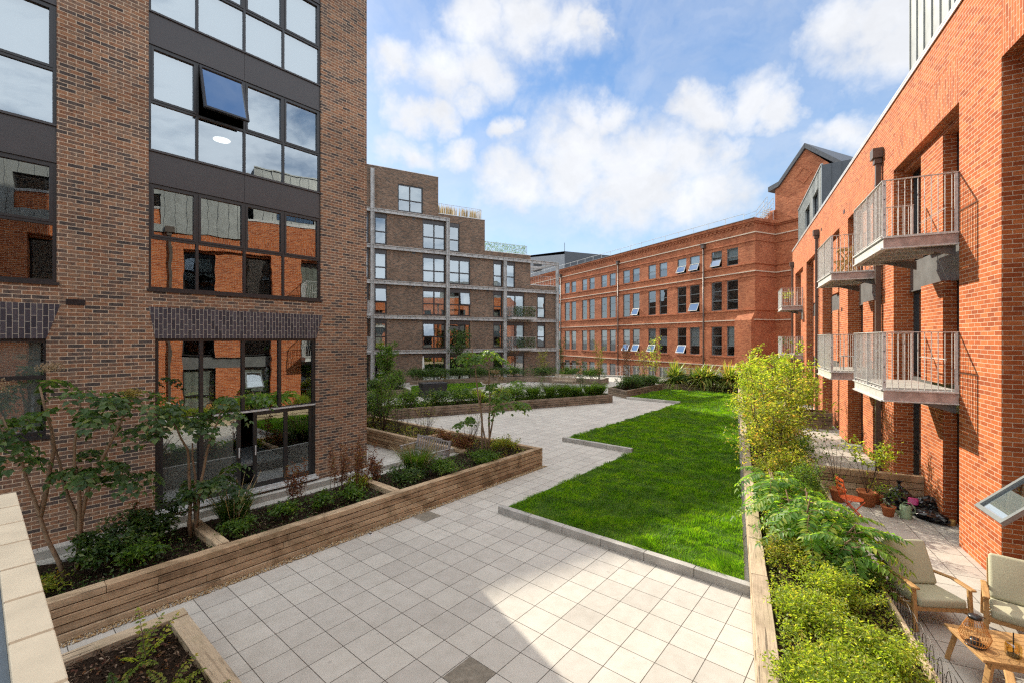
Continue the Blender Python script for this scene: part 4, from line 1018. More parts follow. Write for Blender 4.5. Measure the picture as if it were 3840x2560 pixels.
def shrub(label, loc, r, h, n, ls, mat, cat='shrub', name='shrub', group=None, stems=7, lumps=8, sm='bark_dark', asp=.5, low=.25, rag=.38):
    e = empty(name, loc, 0, label, cat, group); st = MB(); Lf = Leaves()
    for k in range(lumps):
        a = 2*PI*k/lumps+random.uniform(-.5, .5); q = random.random()**.6
        c = (math.cos(a)*r*.62*q, math.sin(a)*r*.62*q, h*random.uniform(low+.1, .85))
        rr = random.uniform(.6, 1.15)
        Lf.cloud(blob(n//lumps, c, (r*rag*rr, r*rag*rr, h*.26*rr), .5), ls, .6, asp)
        if k < stems: st.tube(bent((c[0]*.15, c[1]*.15, -.03), c, 3, r*.06), taper(.012, .005, 4), 5)
    ns = max(8, lumps+4)
    for k in range(ns):     # sprigs that break the outline
        a = random.uniform(0, 2*PI); q = math.sqrt(random.random()); hh = h*random.uniform(.75, 1.22)*(1-.35*q*q)
        b0 = (math.cos(a)*r*q*.5, math.sin(a)*r*q*.5, h*.25); t0 = (math.cos(a)*r*q*1.12, math.sin(a)*r*q*1.12, hh)
        st.tube([b0, t0], [.005, .002], 4)
        m = max(6, n//(3*ns)); u = RNG.uniform(.3, 1.03, m)[:, None]
        Lf.cloud(np.array(b0)+(np.array(t0)-np.array(b0))*u+RNG.normal(0, ls*.55, (m, 3)), ls, .5, asp)
    st.build('stems', M[sm], e); Lf.build('foliage', M[mat], e); return e
def grass_clump(label, loc, n, ln, mat='leaf_mid', straw=10, sh=1.0, wid=.008, cat='ornamental grass', name='ornamental_grass', spread=.9):
    e = empty(name, loc, 0, label, cat)
    az = RNG.random(n)*2*PI; r = RNG.random(n)*.14
    blades(np.cos(az)*r, np.sin(az)*r, np.zeros(n), ln*RNG.uniform(.55, 1.1, n), np.full(n, wid), RNG.uniform(.25, spread, n), az+RNG.normal(0, .3, n), 'foliage', M[mat], e)
    if straw:
        st = MB()
        for k in range(straw):
            a = random.uniform(0, 2*PI); l = sh*random.uniform(.6, 1.1); q = random.uniform(.15, .75)
            p = Vector((math.cos(a)*.1, math.sin(a)*.1, 0)); d = Vector((math.cos(a)*q, math.sin(a)*q, 1)).normalized()
            st.tube([p, p+d*l*.6, p+d*l+Vector((math.cos(a), math.sin(a), -.8))*l*.10*random.random()], [.010, .008, .005], 4)
        st.build('straw', M['straw'], e)
    return e
def aralia(label, loc, stems, crowns, mat='leaf_mid', flowers=(), cat='small tree', r0=.035):
    """stems: list of polylines (local); crowns: (point, fronds, length)"""
    e = empty('aralia_tree', loc, 0, label, cat); st = MB(); Lf = Leaves()
    for s in stems:
        pts = []
        for a, b in zip(s[:-1], s[1:]): pts += bent(a, b, 3, .018)[:-1]
        pts.append(Vector(s[-1])); st.tube(pts, taper(r0*random.uniform(.8, 1.1), .012, len(pts)), 7)
    for (p, nf, ln) in crowns:
        a0 = random.uniform(0, 6)
        for k in range(nf):
            az = a0+2*PI*k/nf+random.uniform(-.45, .45); L0 = ln*random.uniform(.6, 1.15)
            if random.random() < .36: continue
            rise = random.uniform(-.25, .6); b = (p[0], p[1], p[2]-random.uniform(0, .38)*ln)
            frond(Lf, b, az, L0, rise, random.uniform(.35, .8), 6, .135, .66, st)
            for q in (.42, .68):    # side pinnae of the double leaf
                bp = (b[0]+math.cos(az)*L0*q, b[1]+math.sin(az)*L0*q, b[2]+rise*L0*q-.4*L0*q*q)
                for sg in (-1, 1): frond(Lf, bp, az+sg*random.uniform(.7, 1.1), L0*.45, .05, random.uniform(.5, 1.1), 4, .12, .68)
    st.build('trunk', M['bark'], e, True); Lf.build('foliage', M[mat], e)
    for (p, r, m) in flowers:
        F_ = Leaves(); F_.cloud(blob(420, p, (r, r, r*.45), .6), .022, .2, .8); F_.build('blossom', M[m], e)
    return e
def slim_tree(label, loc, h, cr, n, ls, mat, cat='young tree', name='young_tree', stems=3, bark='bark', zlow=.25, group=None, lean=(0, 0), asp=.5):
    e = empty(name, loc, 0, label, cat, group); st = MB(); Lf = Leaves()
    for k in range(stems):
        a = 2*PI*k/stems+random.random(); top = (math.cos(a)*cr*.45+lean[0], math.sin(a)*cr*.45+lean[1], h*random.uniform(.8, 1))
        b0 = (math.cos(a)*.05, math.sin(a)*.05, -.05); P = bent(b0, top, 6, .05)
        st.tube(P, taper(.022*h/3+.006, .006, len(P)), 6)
        nb = 15
        for j in range(nb):
            q = zlow+(1-zlow)*j/nb; i = min(int(q*6), 5); base = P[i].lerp(P[i+1], q*6-i)
            az = random.uniform(0, 2*PI); ln = cr*(1.12-q*.75)*random.uniform(.5, 1.1)
            tip = base+Vector((math.cos(az)*ln, math.sin(az)*ln, ln*random.uniform(.25, .8)))
            B = bent(base, tip, 3, ln*.06); st.tube(B, taper(.007, .0025, len(B)), 4)
            m = max(3, n//(stems*nb)); t = RNG.uniform(.25, 1.05, m)[:, None]
            Lf.cloud(np.array(base)+(np.array(tip)-np.array(base))*t+RNG.normal(0, .05+ln*.07, (m, 3)), ls, .7, asp)
    st.build('trunk', M[bark], e, True); Lf.build('foliage', M[mat], e); return e
def spikes(label, loc, n, h, mat='leaf_rust', cat='dry plant', name='dried_flower_spikes', r=.22):
    e = empty(name, loc, 0, label, cat); st = MB(); Lf = Leaves()
    for k in range(n):
        a = random.uniform(0, 6.28); q = r*math.sqrt(random.random()); hh = h*random.uniform(.6, 1.05)
        b = Vector((math.cos(a)*q, math.sin(a)*q, -.02)); t = b+Vector((random.uniform(-.1, .1), random.uniform(-.1, .1), hh)); P = bent(b, t, 3, .03); st.tube(P, [.006, .005, .004, .002], 4)
        m = 70; u = RNG.uniform(.35, 1.02, m)[:, None]; Lf.cloud(np.array(b)+(np.array(t)-np.array(b))*u+RNG.normal(0, .028, (m, 3)), .062, .1, .4)
    st.build('stems', M['bark_dark'], e); Lf.build('foliage', M[mat], e); return e
def twigs(label, loc, r, h, n, nl=160, mat='leaf_gold', cat='shrub', name='bare_twiggy_shrub', ls=.045):
    e = empty(name, loc, 0, label, cat); st = MB(); Lf = Leaves()
    for k in range(n):
        a = random.uniform(0, 6.28); q = r*.3*random.random(); b = Vector((math.cos(a)*q, math.sin(a)*q, -.03)); hh = h*random.uniform(.55, 1)
        t = Vector((math.cos(a)*r*random.uniform(.3, 1), math.sin(a)*r*random.uniform(.3, 1), hh)); P = bent(b, t, 4, .04); st.tube(P, taper(.007, .002, 5), 4)
        for j in range(4):
            s0 = P[1+j % 4]; tip = s0+Vector((random.uniform(-.22, .22), random.uniform(-.22, .22), random.uniform(.08, .3))); st.tube([s0, tip], [.003, .0015], 3)
            m = max(1, nl//(n*4)); Lf.cloud(np.array(tip)+RNG.normal(0, .05, (m, 3)), ls, .5, .55)
    st.build('stems', M['bark_dark'], e); Lf.build('foliage', M[mat], e); return e
def sword_plant(label, loc, n, ln, trunk=.25, mat='leaf_spike', heads=1, group=None):
    e = empty('cordyline', loc, 0, label, 'spiky plant', group)
    if trunk:
        t = MB(); t.tube([(0, 0, -.05), (.02, .01, trunk)], [.07, .055], 8); t.build('trunk', M['bark_dark'], e, True)
    V, F1, F2 = [], [], []
    az = RNG.random(n)*2*PI; el = np.arcsin(RNG.uniform(-.55, .98, n)); l = ln*RNG.uniform(.65, 1.1, n); cx = RNG.normal(0, .10, (n, 2))*heads
    w = .036*RNG.uniform(.8, 1.3, n); dr = RNG.uniform(.05, .55, n)*np.cos(el)
    d = np.stack([np.cos(az)*np.cos(el), np.sin(az)*np.cos(el), np.sin(el)], 1); s = np.stack([-np.sin(az), np.cos(az), np.zeros(n)], 1)
    B = np.stack([cx[:, 0], cx[:, 1], np.full(n, trunk)], 1); A = np.zeros((n, 7, 3))
    for i, t in enumerate((.0, .4, .75)):
        c = B+d*(l*t)[:, None]; c[:, 2] -= dr*l*t*t; ww = (w*(.7, 1, .7)[i])[:, None]
        A[:, 2*i] = c-s*ww; A[:, 2*i+1] = c+s*ww
    A[:, 6] = B+d*l[:, None]; A[:, 6, 2] -= dr*l
    b = np.arange(n)[:, None]*7
    np_mesh('foliage', A.reshape(-1, 3), [np.concatenate([b+np.array([[0, 1, 3, 2]]), b+np.array([[2, 3, 5, 4]])]), b+np.array([[4, 5, 6]])], M[mat], e); return e
def carpet(name, poly, frame, n, z0, hgt, ls, mat, lump=.5, kind='stuff', asp=.55, seed=1):
    xs, ys = [p[0] for p in poly], [p[1] for p in poly]
    x = RNG.uniform(min(xs), max(xs), n); y = RNG.uniform(min(ys), max(ys), n); k = inpoly(x, y, poly); x, y = x[k], y[k]
    hm = hgt*(.25+.9*vnoise(x, y, lump, seed)*vnoise(x, y, lump*.4, seed+1)*1.8)
    z = z0-.03+hm*RNG.random(len(x))**.75
    Lf = Leaves(); Lf.cloud(np.stack([x, y, z], 1), ls, .9, asp); o = Lf.build(name, M[mat], None)
    o.location = (frame.ox, frame.oy, 0); o.rotation_euler = (0, 0, frame.rot); return tag(o, kind=kind)
for a in M_IVY: ivy_panel(*a)
ivy_panel(13.0, 15.45, -1.2, -1.0, 5.95, 6.95, 1300, 'leaf_dark'); ivy_panel(13.3, 15.45, -1.2, -1.05, 2.95, 3.95, 1100, 'leaf_dark')

# ---------------------------------------------------------------- timber planters
def run(mb, p0, p1, t, z0, z1, n, side=1):
    """stacked sleepers from p0 to p1 (local plan), thickness t to the left (side=1) or right"""
    d = Vector((p1[0]-p0[0], p1[1]-p0[1], 0)); ln = d.length; u = d/ln; nv = Vector((-u.y, u.x, 0))*side
    h = (z1-z0)/n
    for k in range(n):
        s = 0.0; first = random.uniform(.5, 2.2)
        while s < ln-.01:
            e = min(ln, s+(first if s == 0 else random.uniform(1.4, 2.6)))
            if ln-e < .35: e = ln
            off = random.uniform(-.009, .009)
            o = Vector((p0[0], p0[1], z0+k*h+.007))+u*(s+.002)+nv*(off+.006)
            mb.obox(o, u*(e-s-.004), nv*(t-.012), (0, 0, h-.015+random.uniform(-.002, .002))); s = e
def planter(label, frame, runs, divs, soil, soilz, mat='timber', n=5, z1=.56, cat='planter', chips=0, group=None):
    e = empty('timber_planter', (frame.ox, frame.oy, 0), frame.rot, label, cat, group)
    for (p0, p1, t, sd) in runs:
        mb = MB(); run(mb, p0, p1, t, 0, z1, n, sd); mb.build('timber_side', M[mat], e, bevel=.006, seg=1)
    for (p0, p1, t, sd) in divs:
        mb = MB(); run(mb, p0, p1, t, .15, z1+.004, 3, sd); mb.build('divider', M[mat], e, bevel=.006, seg=1)
    mb = MB()
    for s in soil:   # gridded so it can be uneven
        nx, ny = max(2, int((s[1]-s[0])/.16)), max(2, int((s[3]-s[2])/.16))
        g = [[(s[0]+(s[1]-s[0])*i/nx, s[2]+(s[3]-s[2])*j/ny, soilz+random.uniform(-.03, .035)) for j in range(ny+1)] for i in range(nx+1)]
        for i in range(nx):
            for j in range(ny): mb.q([g[i][j], g[i+1][j], g[i+1][j+1], g[i][j+1]])
    mb.build('soil', M['soil'], e, True)
    if chips:
        Lf = Leaves()
        for s in soil:
            m = int(chips*(s[1]-s[0])*(s[3]-s[2])); P = np.stack([RNG.uniform(s[0], s[1], m), RNG.uniform(s[2], s[3], m), soilz+RNG.uniform(.0, .045, m)], 1); Lf.cloud(P, .05, .8, .4, .6)
        tag(Lf.build('bark_mulch', M['chips'], e), kind='stuff')
    return e
planter('long oak sleeper planter in front of the patio doors with dividers and mulch', FL,
        [((.32, 8.02), (11.05, 8.02), .20, 1), ((11.05, 8.22), (11.05, 11.9), .18, 1), ((9.3, 9.62), (9.3, 11.9), .16, -1)],
        [((2.48, 8.23), (2.48, 9.74), .20, -1), ((5.82, 8.23), (5.82, 9.74), .20, -1)],
        [(.32, 9.3, 8.2, 9.78), (9.3, 10.9, 8.2, 11.9)], .42, 'timber', 5, .56, chips=420)
mb = MB(); mb.box(.32, 9.28, 10.02, 10.12, 0, .565); mb.box(.32, 9.28, 9.78, 10.02, 0, .44)
ed = mb.build('planter_edging', M['concrete']); ed.rotation_euler = (0, 0, FL.rot); tag(ed, 'pale concrete edging along the back of the long planter under the brick wall', 'edging')
planter('oak sleeper planter with bare twiggy shrubs behind the silvery bench', FL,
        [((11.05, 12.06), (11.05, 17.2), .18, 1), ((9.28, 12.06), (9.28, 17.2), .18, -1), ((9.28, 11.92), (11.05, 11.92), .14, 1)], [], [(9.4, 10.9, 12.0, 17.2)], .42, 'timber', 5, .56, chips=300)
planter('low weathered sleeper planter at the bottom left corner with ferns and bark mulch', FL,
        [((1.52, 2.6), (1.52, 6.66), .2, -1), ((.30, 6.68), (1.72, 6.68), .2, 1)], [], [(.3, 1.54, 2.6, 6.7)], .36, 'timber_pale', 3, .45, chips=900)
planter('long grey sleeper planter across the middle of the courtyard with mixed planting', FM,
        [((5.4, -16.9), (26.6-5, -16.9), .18, 1)], [], [], .42, 'timber_grey', 4, .5) if False else None
FPa = Frame(63.9, *(FL.w(13.36, 17.8).x, FL.w(13.36, 17.8).y))
planter('long grey sleeper planter across the middle of the courtyard with lavender', FPa,
        [((-5.5, 0), (12.45, 0), .18, 1), ((12.45, .18), (12.45, 1.35), .18, 1), ((-5.5, 1.35), (12.45, 1.35), .16, 1)], [], [(-5.5, 12.3, .1, 1.4)], .40, 'timber_grey', 4, .5, chips=30)
DP = Frame(61, *(FL.w(16.5, 25.3).x, FL.w(16.5, 25.3).y))
planter('dark sleeper planter with dense bushes beside the small far lawn', DP,
        [((-7, 0), (2.3, 0), .18, 1), ((2.3, .18), (2.3, 3.2), .18, 1), ((-7, 3.2), (2.3, 3.2), .16, 1)], [], [(-7, 2.2, .1, 3.2)], .42, 'timber_grey', 4, .5)
planter('grey sleeper planter with clipped hedge in front of the stepped block', FL,
        [((22.4, 29.3), (31.6, 24.9), .18, 1), ((31.6, 24.9), (32.3, 23.6), .18, 1), ((32.3, 23.6), (33.5, 18.1), .18, 1), ((33.5, 18.1), (35.2, 18.5), .18, 1)], [], [], .42, 'timber_grey', 4, .5)
mb = MB(); mb.q([(22.5, 29.4, .43), (31.7, 25.0, .43), (33.6, 27.5, .43), (24.0, 31.6, .43)]); mb.q([(31.7, 25.0, .43), (32.4, 23.6, .43), (35.2, 24, .43), (33.6, 27.5, .43)]); mb.q([(32.4, 23.6, .43), (33.6, 18.2, .43), (35.2, 18.6, .43), (35.2, 24, .43)])
s = mb.build('soil', M['soil']); s.parent = bpy.data.objects['timber_planter.004'] if 'timber_planter.004' in bpy.data.objects else None
planter('brown sleeper planter with young trees and spiky plants beyond the lawn', FL,
        [((27.0, 13.0), (28.2, 14.9), .18, -1), ((27.0, 12.9), (33.0, 12.9), .18, 1), ((33.2, 13.0), (34.6, 7.6), .18, 1), ((28.2, 14.9), (35.3, 14.9), .16, -1)], [], [(28.4, 33.0, 13.0, 14.8), (33.5, 35.6, 7.6, 14.8)], .42, 'timber_grey', 4, .5)
planter('long pale sleeper planter between the lawn and the sunny patio', FR,
        [((1.5, -.21), (36.2, -.21), .22, -1), ((1.5, -1.86), (36.2, -1.86), .06, 1)], [], [(1.5, 36.2, -1.85, -.4)], .32, 'timber_pale', 2, .45, chips=160)
planter('sleeper partition on the patio behind the bin bags and pots', FR, [((13.55, -1.9), (13.55, -4.15), .16, 1)], [], [], .3, 'timber', 4, .66)
planter('sleeper partition further along the patio with climbing plants above', FR, [((23.0, -1.9), (23.0, -3.72), .16, 1), ((23.9, -1.9), (23.9, -3.72), .16, 1)], [], [(23.0, 23.9, -3.7, -1.9)], .5, 'timber_grey', 4, .7)
planter('far sleeper partition on the patio near the end of the red block', FR, [((31.0, -1.9), (31.0, -3.72), .16, 1), ((31.9, -1.9), (31.9, -3.72), .16, 1)], [], [(31.0, 31.9, -3.7, -1.9)], .5, 'timber_grey', 4, .7)

# ---------------------------------------------------------------- plants by the left building
wl = lambda a, b, z=.42: FL.w(a, b, z)
U = FL.d(1, 0); V_ = FL.d(0, 1)
def lp(da, db, z): v = U*da+V_*db; return (v.x, v.y, z)
aralia('multi-stemmed aralia tree at far left with cream flower plumes', wl(.86, 9.08),
       [[lp(0, 0, -.05), lp(-.25, .18, .9), lp(-.42, .22, 1.7), lp(-.60, .35, 2.35)], [lp(-.25, .18, .9), lp(-.1, .3, 1.8), lp(-.25, .2, 2.75)], [lp(.12, .1, -.05), lp(.15, .1, 1.0), lp(.10, .12, 1.9), lp(.15, .05, 2.55)],
        [lp(.12, .14, -.05), lp(.22, .1, 1.1), lp(.55, .05, 2.0), lp(.75, 0, 2.6)], [lp(.14, .12, .6), lp(.0, .3, 1.3), lp(-.1, .5, 2.1)]],
       [(lp(-.62, .35, 2.4), 7, .75), (lp(-.25, .2, 2.8), 7, .8), (lp(.15, .05, 2.55), 6, .7), (lp(.78, 0, 2.62), 8, .8), (lp(.25, .0, 1.7), 4, .6), (lp(-.55, .45, 1.8), 4, .6), (lp(.55, 0, 1.45), 4, .55), (lp(-.9, .3, 2.3), 5, .7)],
       'leaf_dark', [(lp(-.7, .1, 2.80), .24, 'flower_cream'), (lp(-.15, .1, 3.02), .17, 'flower_cream'), (lp(.72, -.1, 2.60), .15, 'flower_ochre')])
aralia('aralia tree with flat leafy crown in front of the patio window', wl(2.42, 9.28),
       [[lp(0, 0, -.05), lp(.0, .05, .8), lp(-.02, .1, 1.5), lp(-.28, .1, 2.12)], [lp(.05, .02, -.05), lp(.14, -.02, .9), lp(.30, -.02, 1.7), lp(.52, -.05, 2.38)], [lp(.1, .05, -.05), lp(.08, .1, .7), lp(.05, .1, 1.6)]],
       [(lp(-.28, .1, 2.15), 8, .72), (lp(.54, -.05, 2.4), 8, .72), (lp(-.02, .05, 2.3), 4, .55), (lp(.42, -.12, 1.05), 6, .52), (lp(-.1, .2, .9), 3, .4)], 'leaf_dark')
aralia('tall aralia tree with lime crown and dried flower heads at the planter corner', wl(9.85, 9.2),
       [[lp(0, 0, -.05), lp(-.1, .15, 1.2), lp(-.15, .35, 2.6), lp(-.1, .55, 3.2)], [lp(.05, 0, -.05), lp(.08, -.05, 1.5), lp(.1, 0, 2.4), lp(.12, .05, 3.05)], [lp(.1, .1, -.05), lp(.2, -.1, 1.2), lp(.35, -.3, 2.05)], [lp(-.1, .1, -.05), lp(0, .2, 1.0), lp(-.05, .25, 1.9)]],
       [(lp(-.12, .52, 3.2), 8, .62), (lp(.12, .05, 3.1), 8, .66), (lp(.35, -.32, 2.1), 8, .75), (lp(.1, .4, 2.0), 6, .6), (lp(.2, -.75, 1.7), 5, .6), (lp(-.3, .5, 1.05), 3, .4)],
       'leaf_mid', [(lp(.2, -.15, 2.45), .18, 'flower_cream'), (lp(.1, .1, 2.1), .2, 'flower_cream'), (lp(.25, -.35, 2.25), .13, 'flower_cream')])
shrub('dark glossy low shrub beside the trunks of the far left tree', wl(1.35, 8.95), .55, .62, 1500, .075, 'leaf_dark')
shrub('dark leafy shrub at the foot of the patio window wall', wl(1.95, 9.35), .5, .78, 1300, .07, 'leaf_dark')
shrub('low bright leafed shrub sprawling over the mulch by the sleeper edge', wl(1.65, 8.6), .35, .4, 700, .07, 'leaf_mid')
shrub('little weedy shrub at the left end of the long planter', wl(.55, 8.65), .3, .3, 420, .06, 'leaf_gold')
grass_clump('straw topped ornamental grass clump between the first divider and patio doors', wl(3.05, 9.15), 900, .78, 'leaf_dark', 24, .95)
shrub('small leafy plant below the straw grass clump', wl(2.95, 8.62), .32, .32, 520, .065, 'leaf_mid')
spikes('cluster of reddish brown dried spikes near the sliding door', wl(4.25, 9.3), 9, .95)
spikes('tall rusty dried spikes near the brick corner', wl(5.45, 9.35), 22, 1.2, r=.5)
spikes('short rusty dried spikes left of the patio window', wl(1.8, 9.62), 6, .8)
for a, b, r, l in ((3.75, 8.75, .3, 'low green herb clump on the mulch in the middle bay'), (4.5, 8.7, .28, 'toothed green herb under the rusty spikes'), (5.1, 8.65, .32, 'bright green leafy clump near the second divider'), (5.55, 9.15, .26, 'lime leafed sapling against the brick corner')):
    shrub(l, wl(a, b), r, .36, 420, .075, 'leaf_mid' if a < 5.5 else 'leaf_lime', cat='plant', name='herb')
grass_clump('large pale ornamental grass mound beside the silvery bench', wl(7.15, 9.1), 1500, .8, 'leaf_mid', 34, 1.05, .009)
shrub('ground hugging green shrub right of the second divider', wl(6.6, 8.75), .5, .42, 1100, .06, 'leaf_dark', rag=.5)
shrub('leafy green shrub in front of the grass mound', wl(7.5, 8.6), .55, .42, 1100, .06, 'leaf_mid', rag=.5)
spikes('rusty seed heads by the divider of the planter', wl(6.2, 9.35), 8, .6)
shrub('low green perennial at the sleeper edge below the tall tree', wl(9.0, 8.55), .5, .34, 900, .07, 'leaf_mid')
shrub('russet low shrub at the foot of the tall tree', wl(9.6, 9.9), .55, .55, 1300, .055, 'leaf_rust')
shrub('russet and green bush near the planter corner', wl(10.3, 8.9), .5, .45, 1200, .06, 'leaf_gold')
shrub('brown autumn bush behind the bench back', wl(9.8, 11.0), .5, .5, 900, .055, 'leaf_rust')
twigs('bare twiggy shrub beside the tall tree trunks', wl(10.3, 10.4), .55, 1.15, 16, 180)
twigs('leafless twiggy shrub in the planter behind the bench', wl(10.2, 12.6), .7, 1.3, 18, 220)
twigs('thin twiggy shrub with sparse leaves in the middle of its bed', wl(10.1, 13.8), .7, 1.5, 18, 330, 'leaf_mid')
slim_tree('slender shrub with airy green leaves left of the twiggy bed', wl(10.0, 14.7), 2.1, .75, 900, .09, 'leaf_mid', cat='shrub', name='airy_shrub', stems=4, bark='bark_dark')
shrub('dense dark green bush against the brick corner', wl(10.2, 15.8), .85, 1.25, 2600, .075, 'leaf_dark', lumps=12)
carpet('ground_cover', [(.35, 8.25), (9.2, 8.25), (9.2, 9.7), (.35, 9.7)], FL, 4200, .42, .13, .05, 'leaf_dark', .5, seed=4)
carpet('ground_cover', [(9.4, 8.25), (10.85, 8.25), (10.85, 17), (9.4, 17)], FL, 4200, .42, .16, .05, 'leaf_gold', .5, seed=6)
# bottom left corner planter
for a, b, h, m, l in ((1.15, 6.15, .34, 'leaf_lime', 'lime green fern sprig at the back of the corner planter'), (1.2, 5.45, .3, 'leaf_lime', 'bright fern near the sleeper corner at bottom left'), (.85, 5.75, .3, 'leaf_mid', 'small green seedling clump by the cream coping'),
                   (1.3, 5.0, .26, 'leaf_lime', 'yellow green fern at the bottom edge of the corner planter'), (.95, 5.2, .22, 'leaf_mid', 'low green fern in the mulch of the corner planter')):
    e = empty('fern', wl(a, b, .36), 0, l, 'fern'); Lf = Leaves(); st = MB()
    for k in range(9): frond(Lf, (random.uniform(-.05, .05), random.uniform(-.05, .05), 0), random.uniform(0, 6.28), h*random.uniform(.7, 1.2), random.uniform(.5, 1.6), .5, 9, .055, .6, st)
    st.build('stems', M['bark_dark'], e); Lf.build('foliage', M[m], e)
carpet('ground_cover', [(.35, 4.4), (1.4, 4.4), (1.4, 6.5), (.35, 6.5)], FL, 700, .36, .10, .045, 'leaf_rust', .4, seed=8)

# ---------------------------------------------------------------- middle and far planting
fp = lambda x, y=.75, z=.4: FPa.w(x, y, z)
MIX = [(-4.2, .75, 1.0, 'leaf_dark', 'dark bush at the far left of the middle planter'), (-2.6, .65, .75, 'leaf_mid', 'rounded green shrub at the left of the middle planter'), (-1.2, .6, .7, 'leaf_mid', 'second green mound from the brick wall in the middle planter'), (.3, .62, .62, 'leaf_mid', 'leafy mound below the black storage box'),
       (1.7, .6, .6, 'leaf_dark', 'dark green mound right of the black storage box'), (3.0, .6, .55, 'leaf_mid', 'green mound before the yellow edging plant'), (4.1, .5, .4, 'leaf_lime', 'low yellow green plant in the middle planter'), (5.4, .5, .42, 'leaf_lime', 'low lime plant beneath the aralia crown'), (6.2, .7, .55, 'leaf_mid', 'green clump just left of the lavender')]
for x, r, h, m, l in MIX: shrub(l, fp(x), r*1.25, h+.35, 1500, .085, m, rag=.5, lumps=11)
for x, l in ((7.3, 'grey mauve lavender bush at the left of its row'), (8.4, 'wide grey mauve lavender bush in the middle planter'), (9.3, 'small lavender bush next to the strappy plants')):
    grass_clump(l, fp(x, .6), 1300, 1.0, 'leaf_mid', 0, wid=.012, cat='lavender', name='lavender', spread=.8); e = bpy.data.objects[-1] if False else None
    P = blob(420, (0, 0, .85), (.75, .55, .22)); root = [o for o in bpy.data.objects if o.get('label') == l][0]; leaves(P, .045, 'blossom', M['flower_mauve'], root)
for x, l in ((10.1, 'strappy leaved green clump left of the thin tree'), (11.2, 'broad strappy iris clump at the end of the middle planter'), (11.9, 'last strappy iris clump at the right end of the middle planter')):
    grass_clump(l, fp(x, .6), 420, .85, 'leaf_mid', 0, wid=.04, cat='iris', name='iris_clump', spread=1.1)
slim_tree('thin young tree with sparse leaves at the end of the middle planter', fp(10.7), 2.3, .45, 620, .085, 'leaf_dark', stems=2, bark='bark_dark', zlow=.1)
slim_tree('wispy sapling in the lavender of the middle planter', fp(8.0, .9), 1.5, .35, 200, .07, 'leaf_mid', stems=2, bark='bark_dark')
dp = lambda x, y, z=.42: DP.w(x, y, z)
shrub('very dark hedge like bush in the dark planter by the brick wall', dp(-1.6, 1.2), 1.25, .9, 1700, .09, 'leaf_dark', lumps=12)
shrub('dark low bush at the corner of the dark planter', dp(.4, 1.0), .9, .8, 1400, .09, 'leaf_dark', lumps=10)
slim_tree('dark bushy tree at the back of the dark planter', dp(-1.3, 2.4), 3.0, 1.15, 2200, .17, 'leaf_dark', cat='tree', name='bushy_tree', stems=4, bark='bark_dark')
slim_tree('bushy green tree right of the darker tree in front of the stepped block', dp(1.4, 2.6), 3.4, .95, 1800, .16, 'leaf_mid', cat='tree', name='bushy_tree', stems=3, bark='bark_dark')
shrub('mid green shrub in front of the bushy trees', dp(1.6, .7), .7, 1.3, 1100, .10, 'leaf_mid')
# back hedge and trees in front of the stepped block
for a, b, l in ((23.6, 29.9, 'clipped dark hedge mound at the left end of the back planter'), (25.2, 29.2, 'clipped hedge mound beside the furled parasol'), (26.8, 28.4, 'clipped hedge mound under the dark multi stemmed tree'), (28.4, 27.7, 'clipped hedge mound right of the dark tree')):
    shrub(l, wl(a, b), 1.25, 1.0, 2200, .10, 'leaf_dark', rag=.5, lumps=14, name='hedge_mound', cat='hedge')
for a, b, l in ((30.0, 26.9, 'low green shrub at the back near the glass doors'), (31.4, 26.0, 'low green shrub left of the planter bend'), (33.2, 24.0, 'low shrub at the bend behind the wooden bench'), (33.9, 21.6, 'low shrub directly behind the wooden bench'), (34.3, 19.6, 'low shrub right of the wooden bench')):
    shrub(l, wl(a, b), 1.15, .9, 1700, .10, 'leaf_dark' if b > 22 else 'leaf_mid', rag=.5, lumps=12)
slim_tree('dark multi-stemmed tree with spreading crown before the stepped block', wl(28.0, 29.5), 4.4, 1.5, 1500, .16, 'leaf_dark', cat='tree', name='multi_stem_tree', stems=4, bark='bark_dark', zlow=.5)
for a, b, h, m, l in ((32.6, 27.0, 2.9, 'leaf_rust', 'thin rusty leaved tree in front of the glass doors'), (34.4, 25.0, 2.6, 'leaf_gold', 'small sparse tree left of the steel corner column'), (34.6, 22.9, 3.6, 'leaf_dark', 'slim dark tree standing by the corner column'), (34.4, 19.0, 3.2, 'leaf_gold', 'slim autumn tree right of the wooden bench')):
    slim_tree(l, wl(a, b), h, .6, 520, .10, m, stems=2, bark='bark_dark', zlow=.3)
# planter beyond the lawn
for a, b, h, m, l, n in ((29.2, 14.0, 3.3, 'leaf_rust', 'thin rust tinged tree at the near corner beyond the lawn', 520), (31.6, 13.9, 3.0, 'leaf_gold', 'thin tree with few leaves next to the yellow tree', 300), (32.6, 13.4, 3.7, 'leaf_lime', 'yellow leaved young tree near the lawn corner', 620)):
    slim_tree(l, wl(a, b), h, .62, n, .11, m, stems=3, bark='bark', zlow=.3)
for a, b, l in ((28.9, 13.6, 'low dark shrub at the near corner of the far planter'), (30.2, 13.9, 'low dark shrub under the thin trees'), (31.6, 13.4, 'low green shrub under the yellow tree'), (34.0, 12.0, 'low green shrub left of the first spiky plant'), (34.6, 9.8, 'green shrub between the second and third spiky plants'), (35.0, 8.0, 'dark green shrub at the right end by the timber rail'), (34.4, 10.9, 'green shrub between the first two spiky plants')):
    shrub(l, wl(a, b), 1.0, .85, 1600, .11, 'leaf_dark', rag=.5, lumps=12)
sword_plant('upright spiky cordyline at the left of three beyond the lawn', wl(34.3, 12.4), 520, 1.6, .45)
sword_plant('broad double headed cordyline with brown leaves in the middle of three', wl(34.5, 10.45), 620, 1.35, .55, heads=3.2)
sword_plant('green spiky cordyline at the right of three beyond the lawn', wl(34.9, 8.75), 540, 1.6, .45)

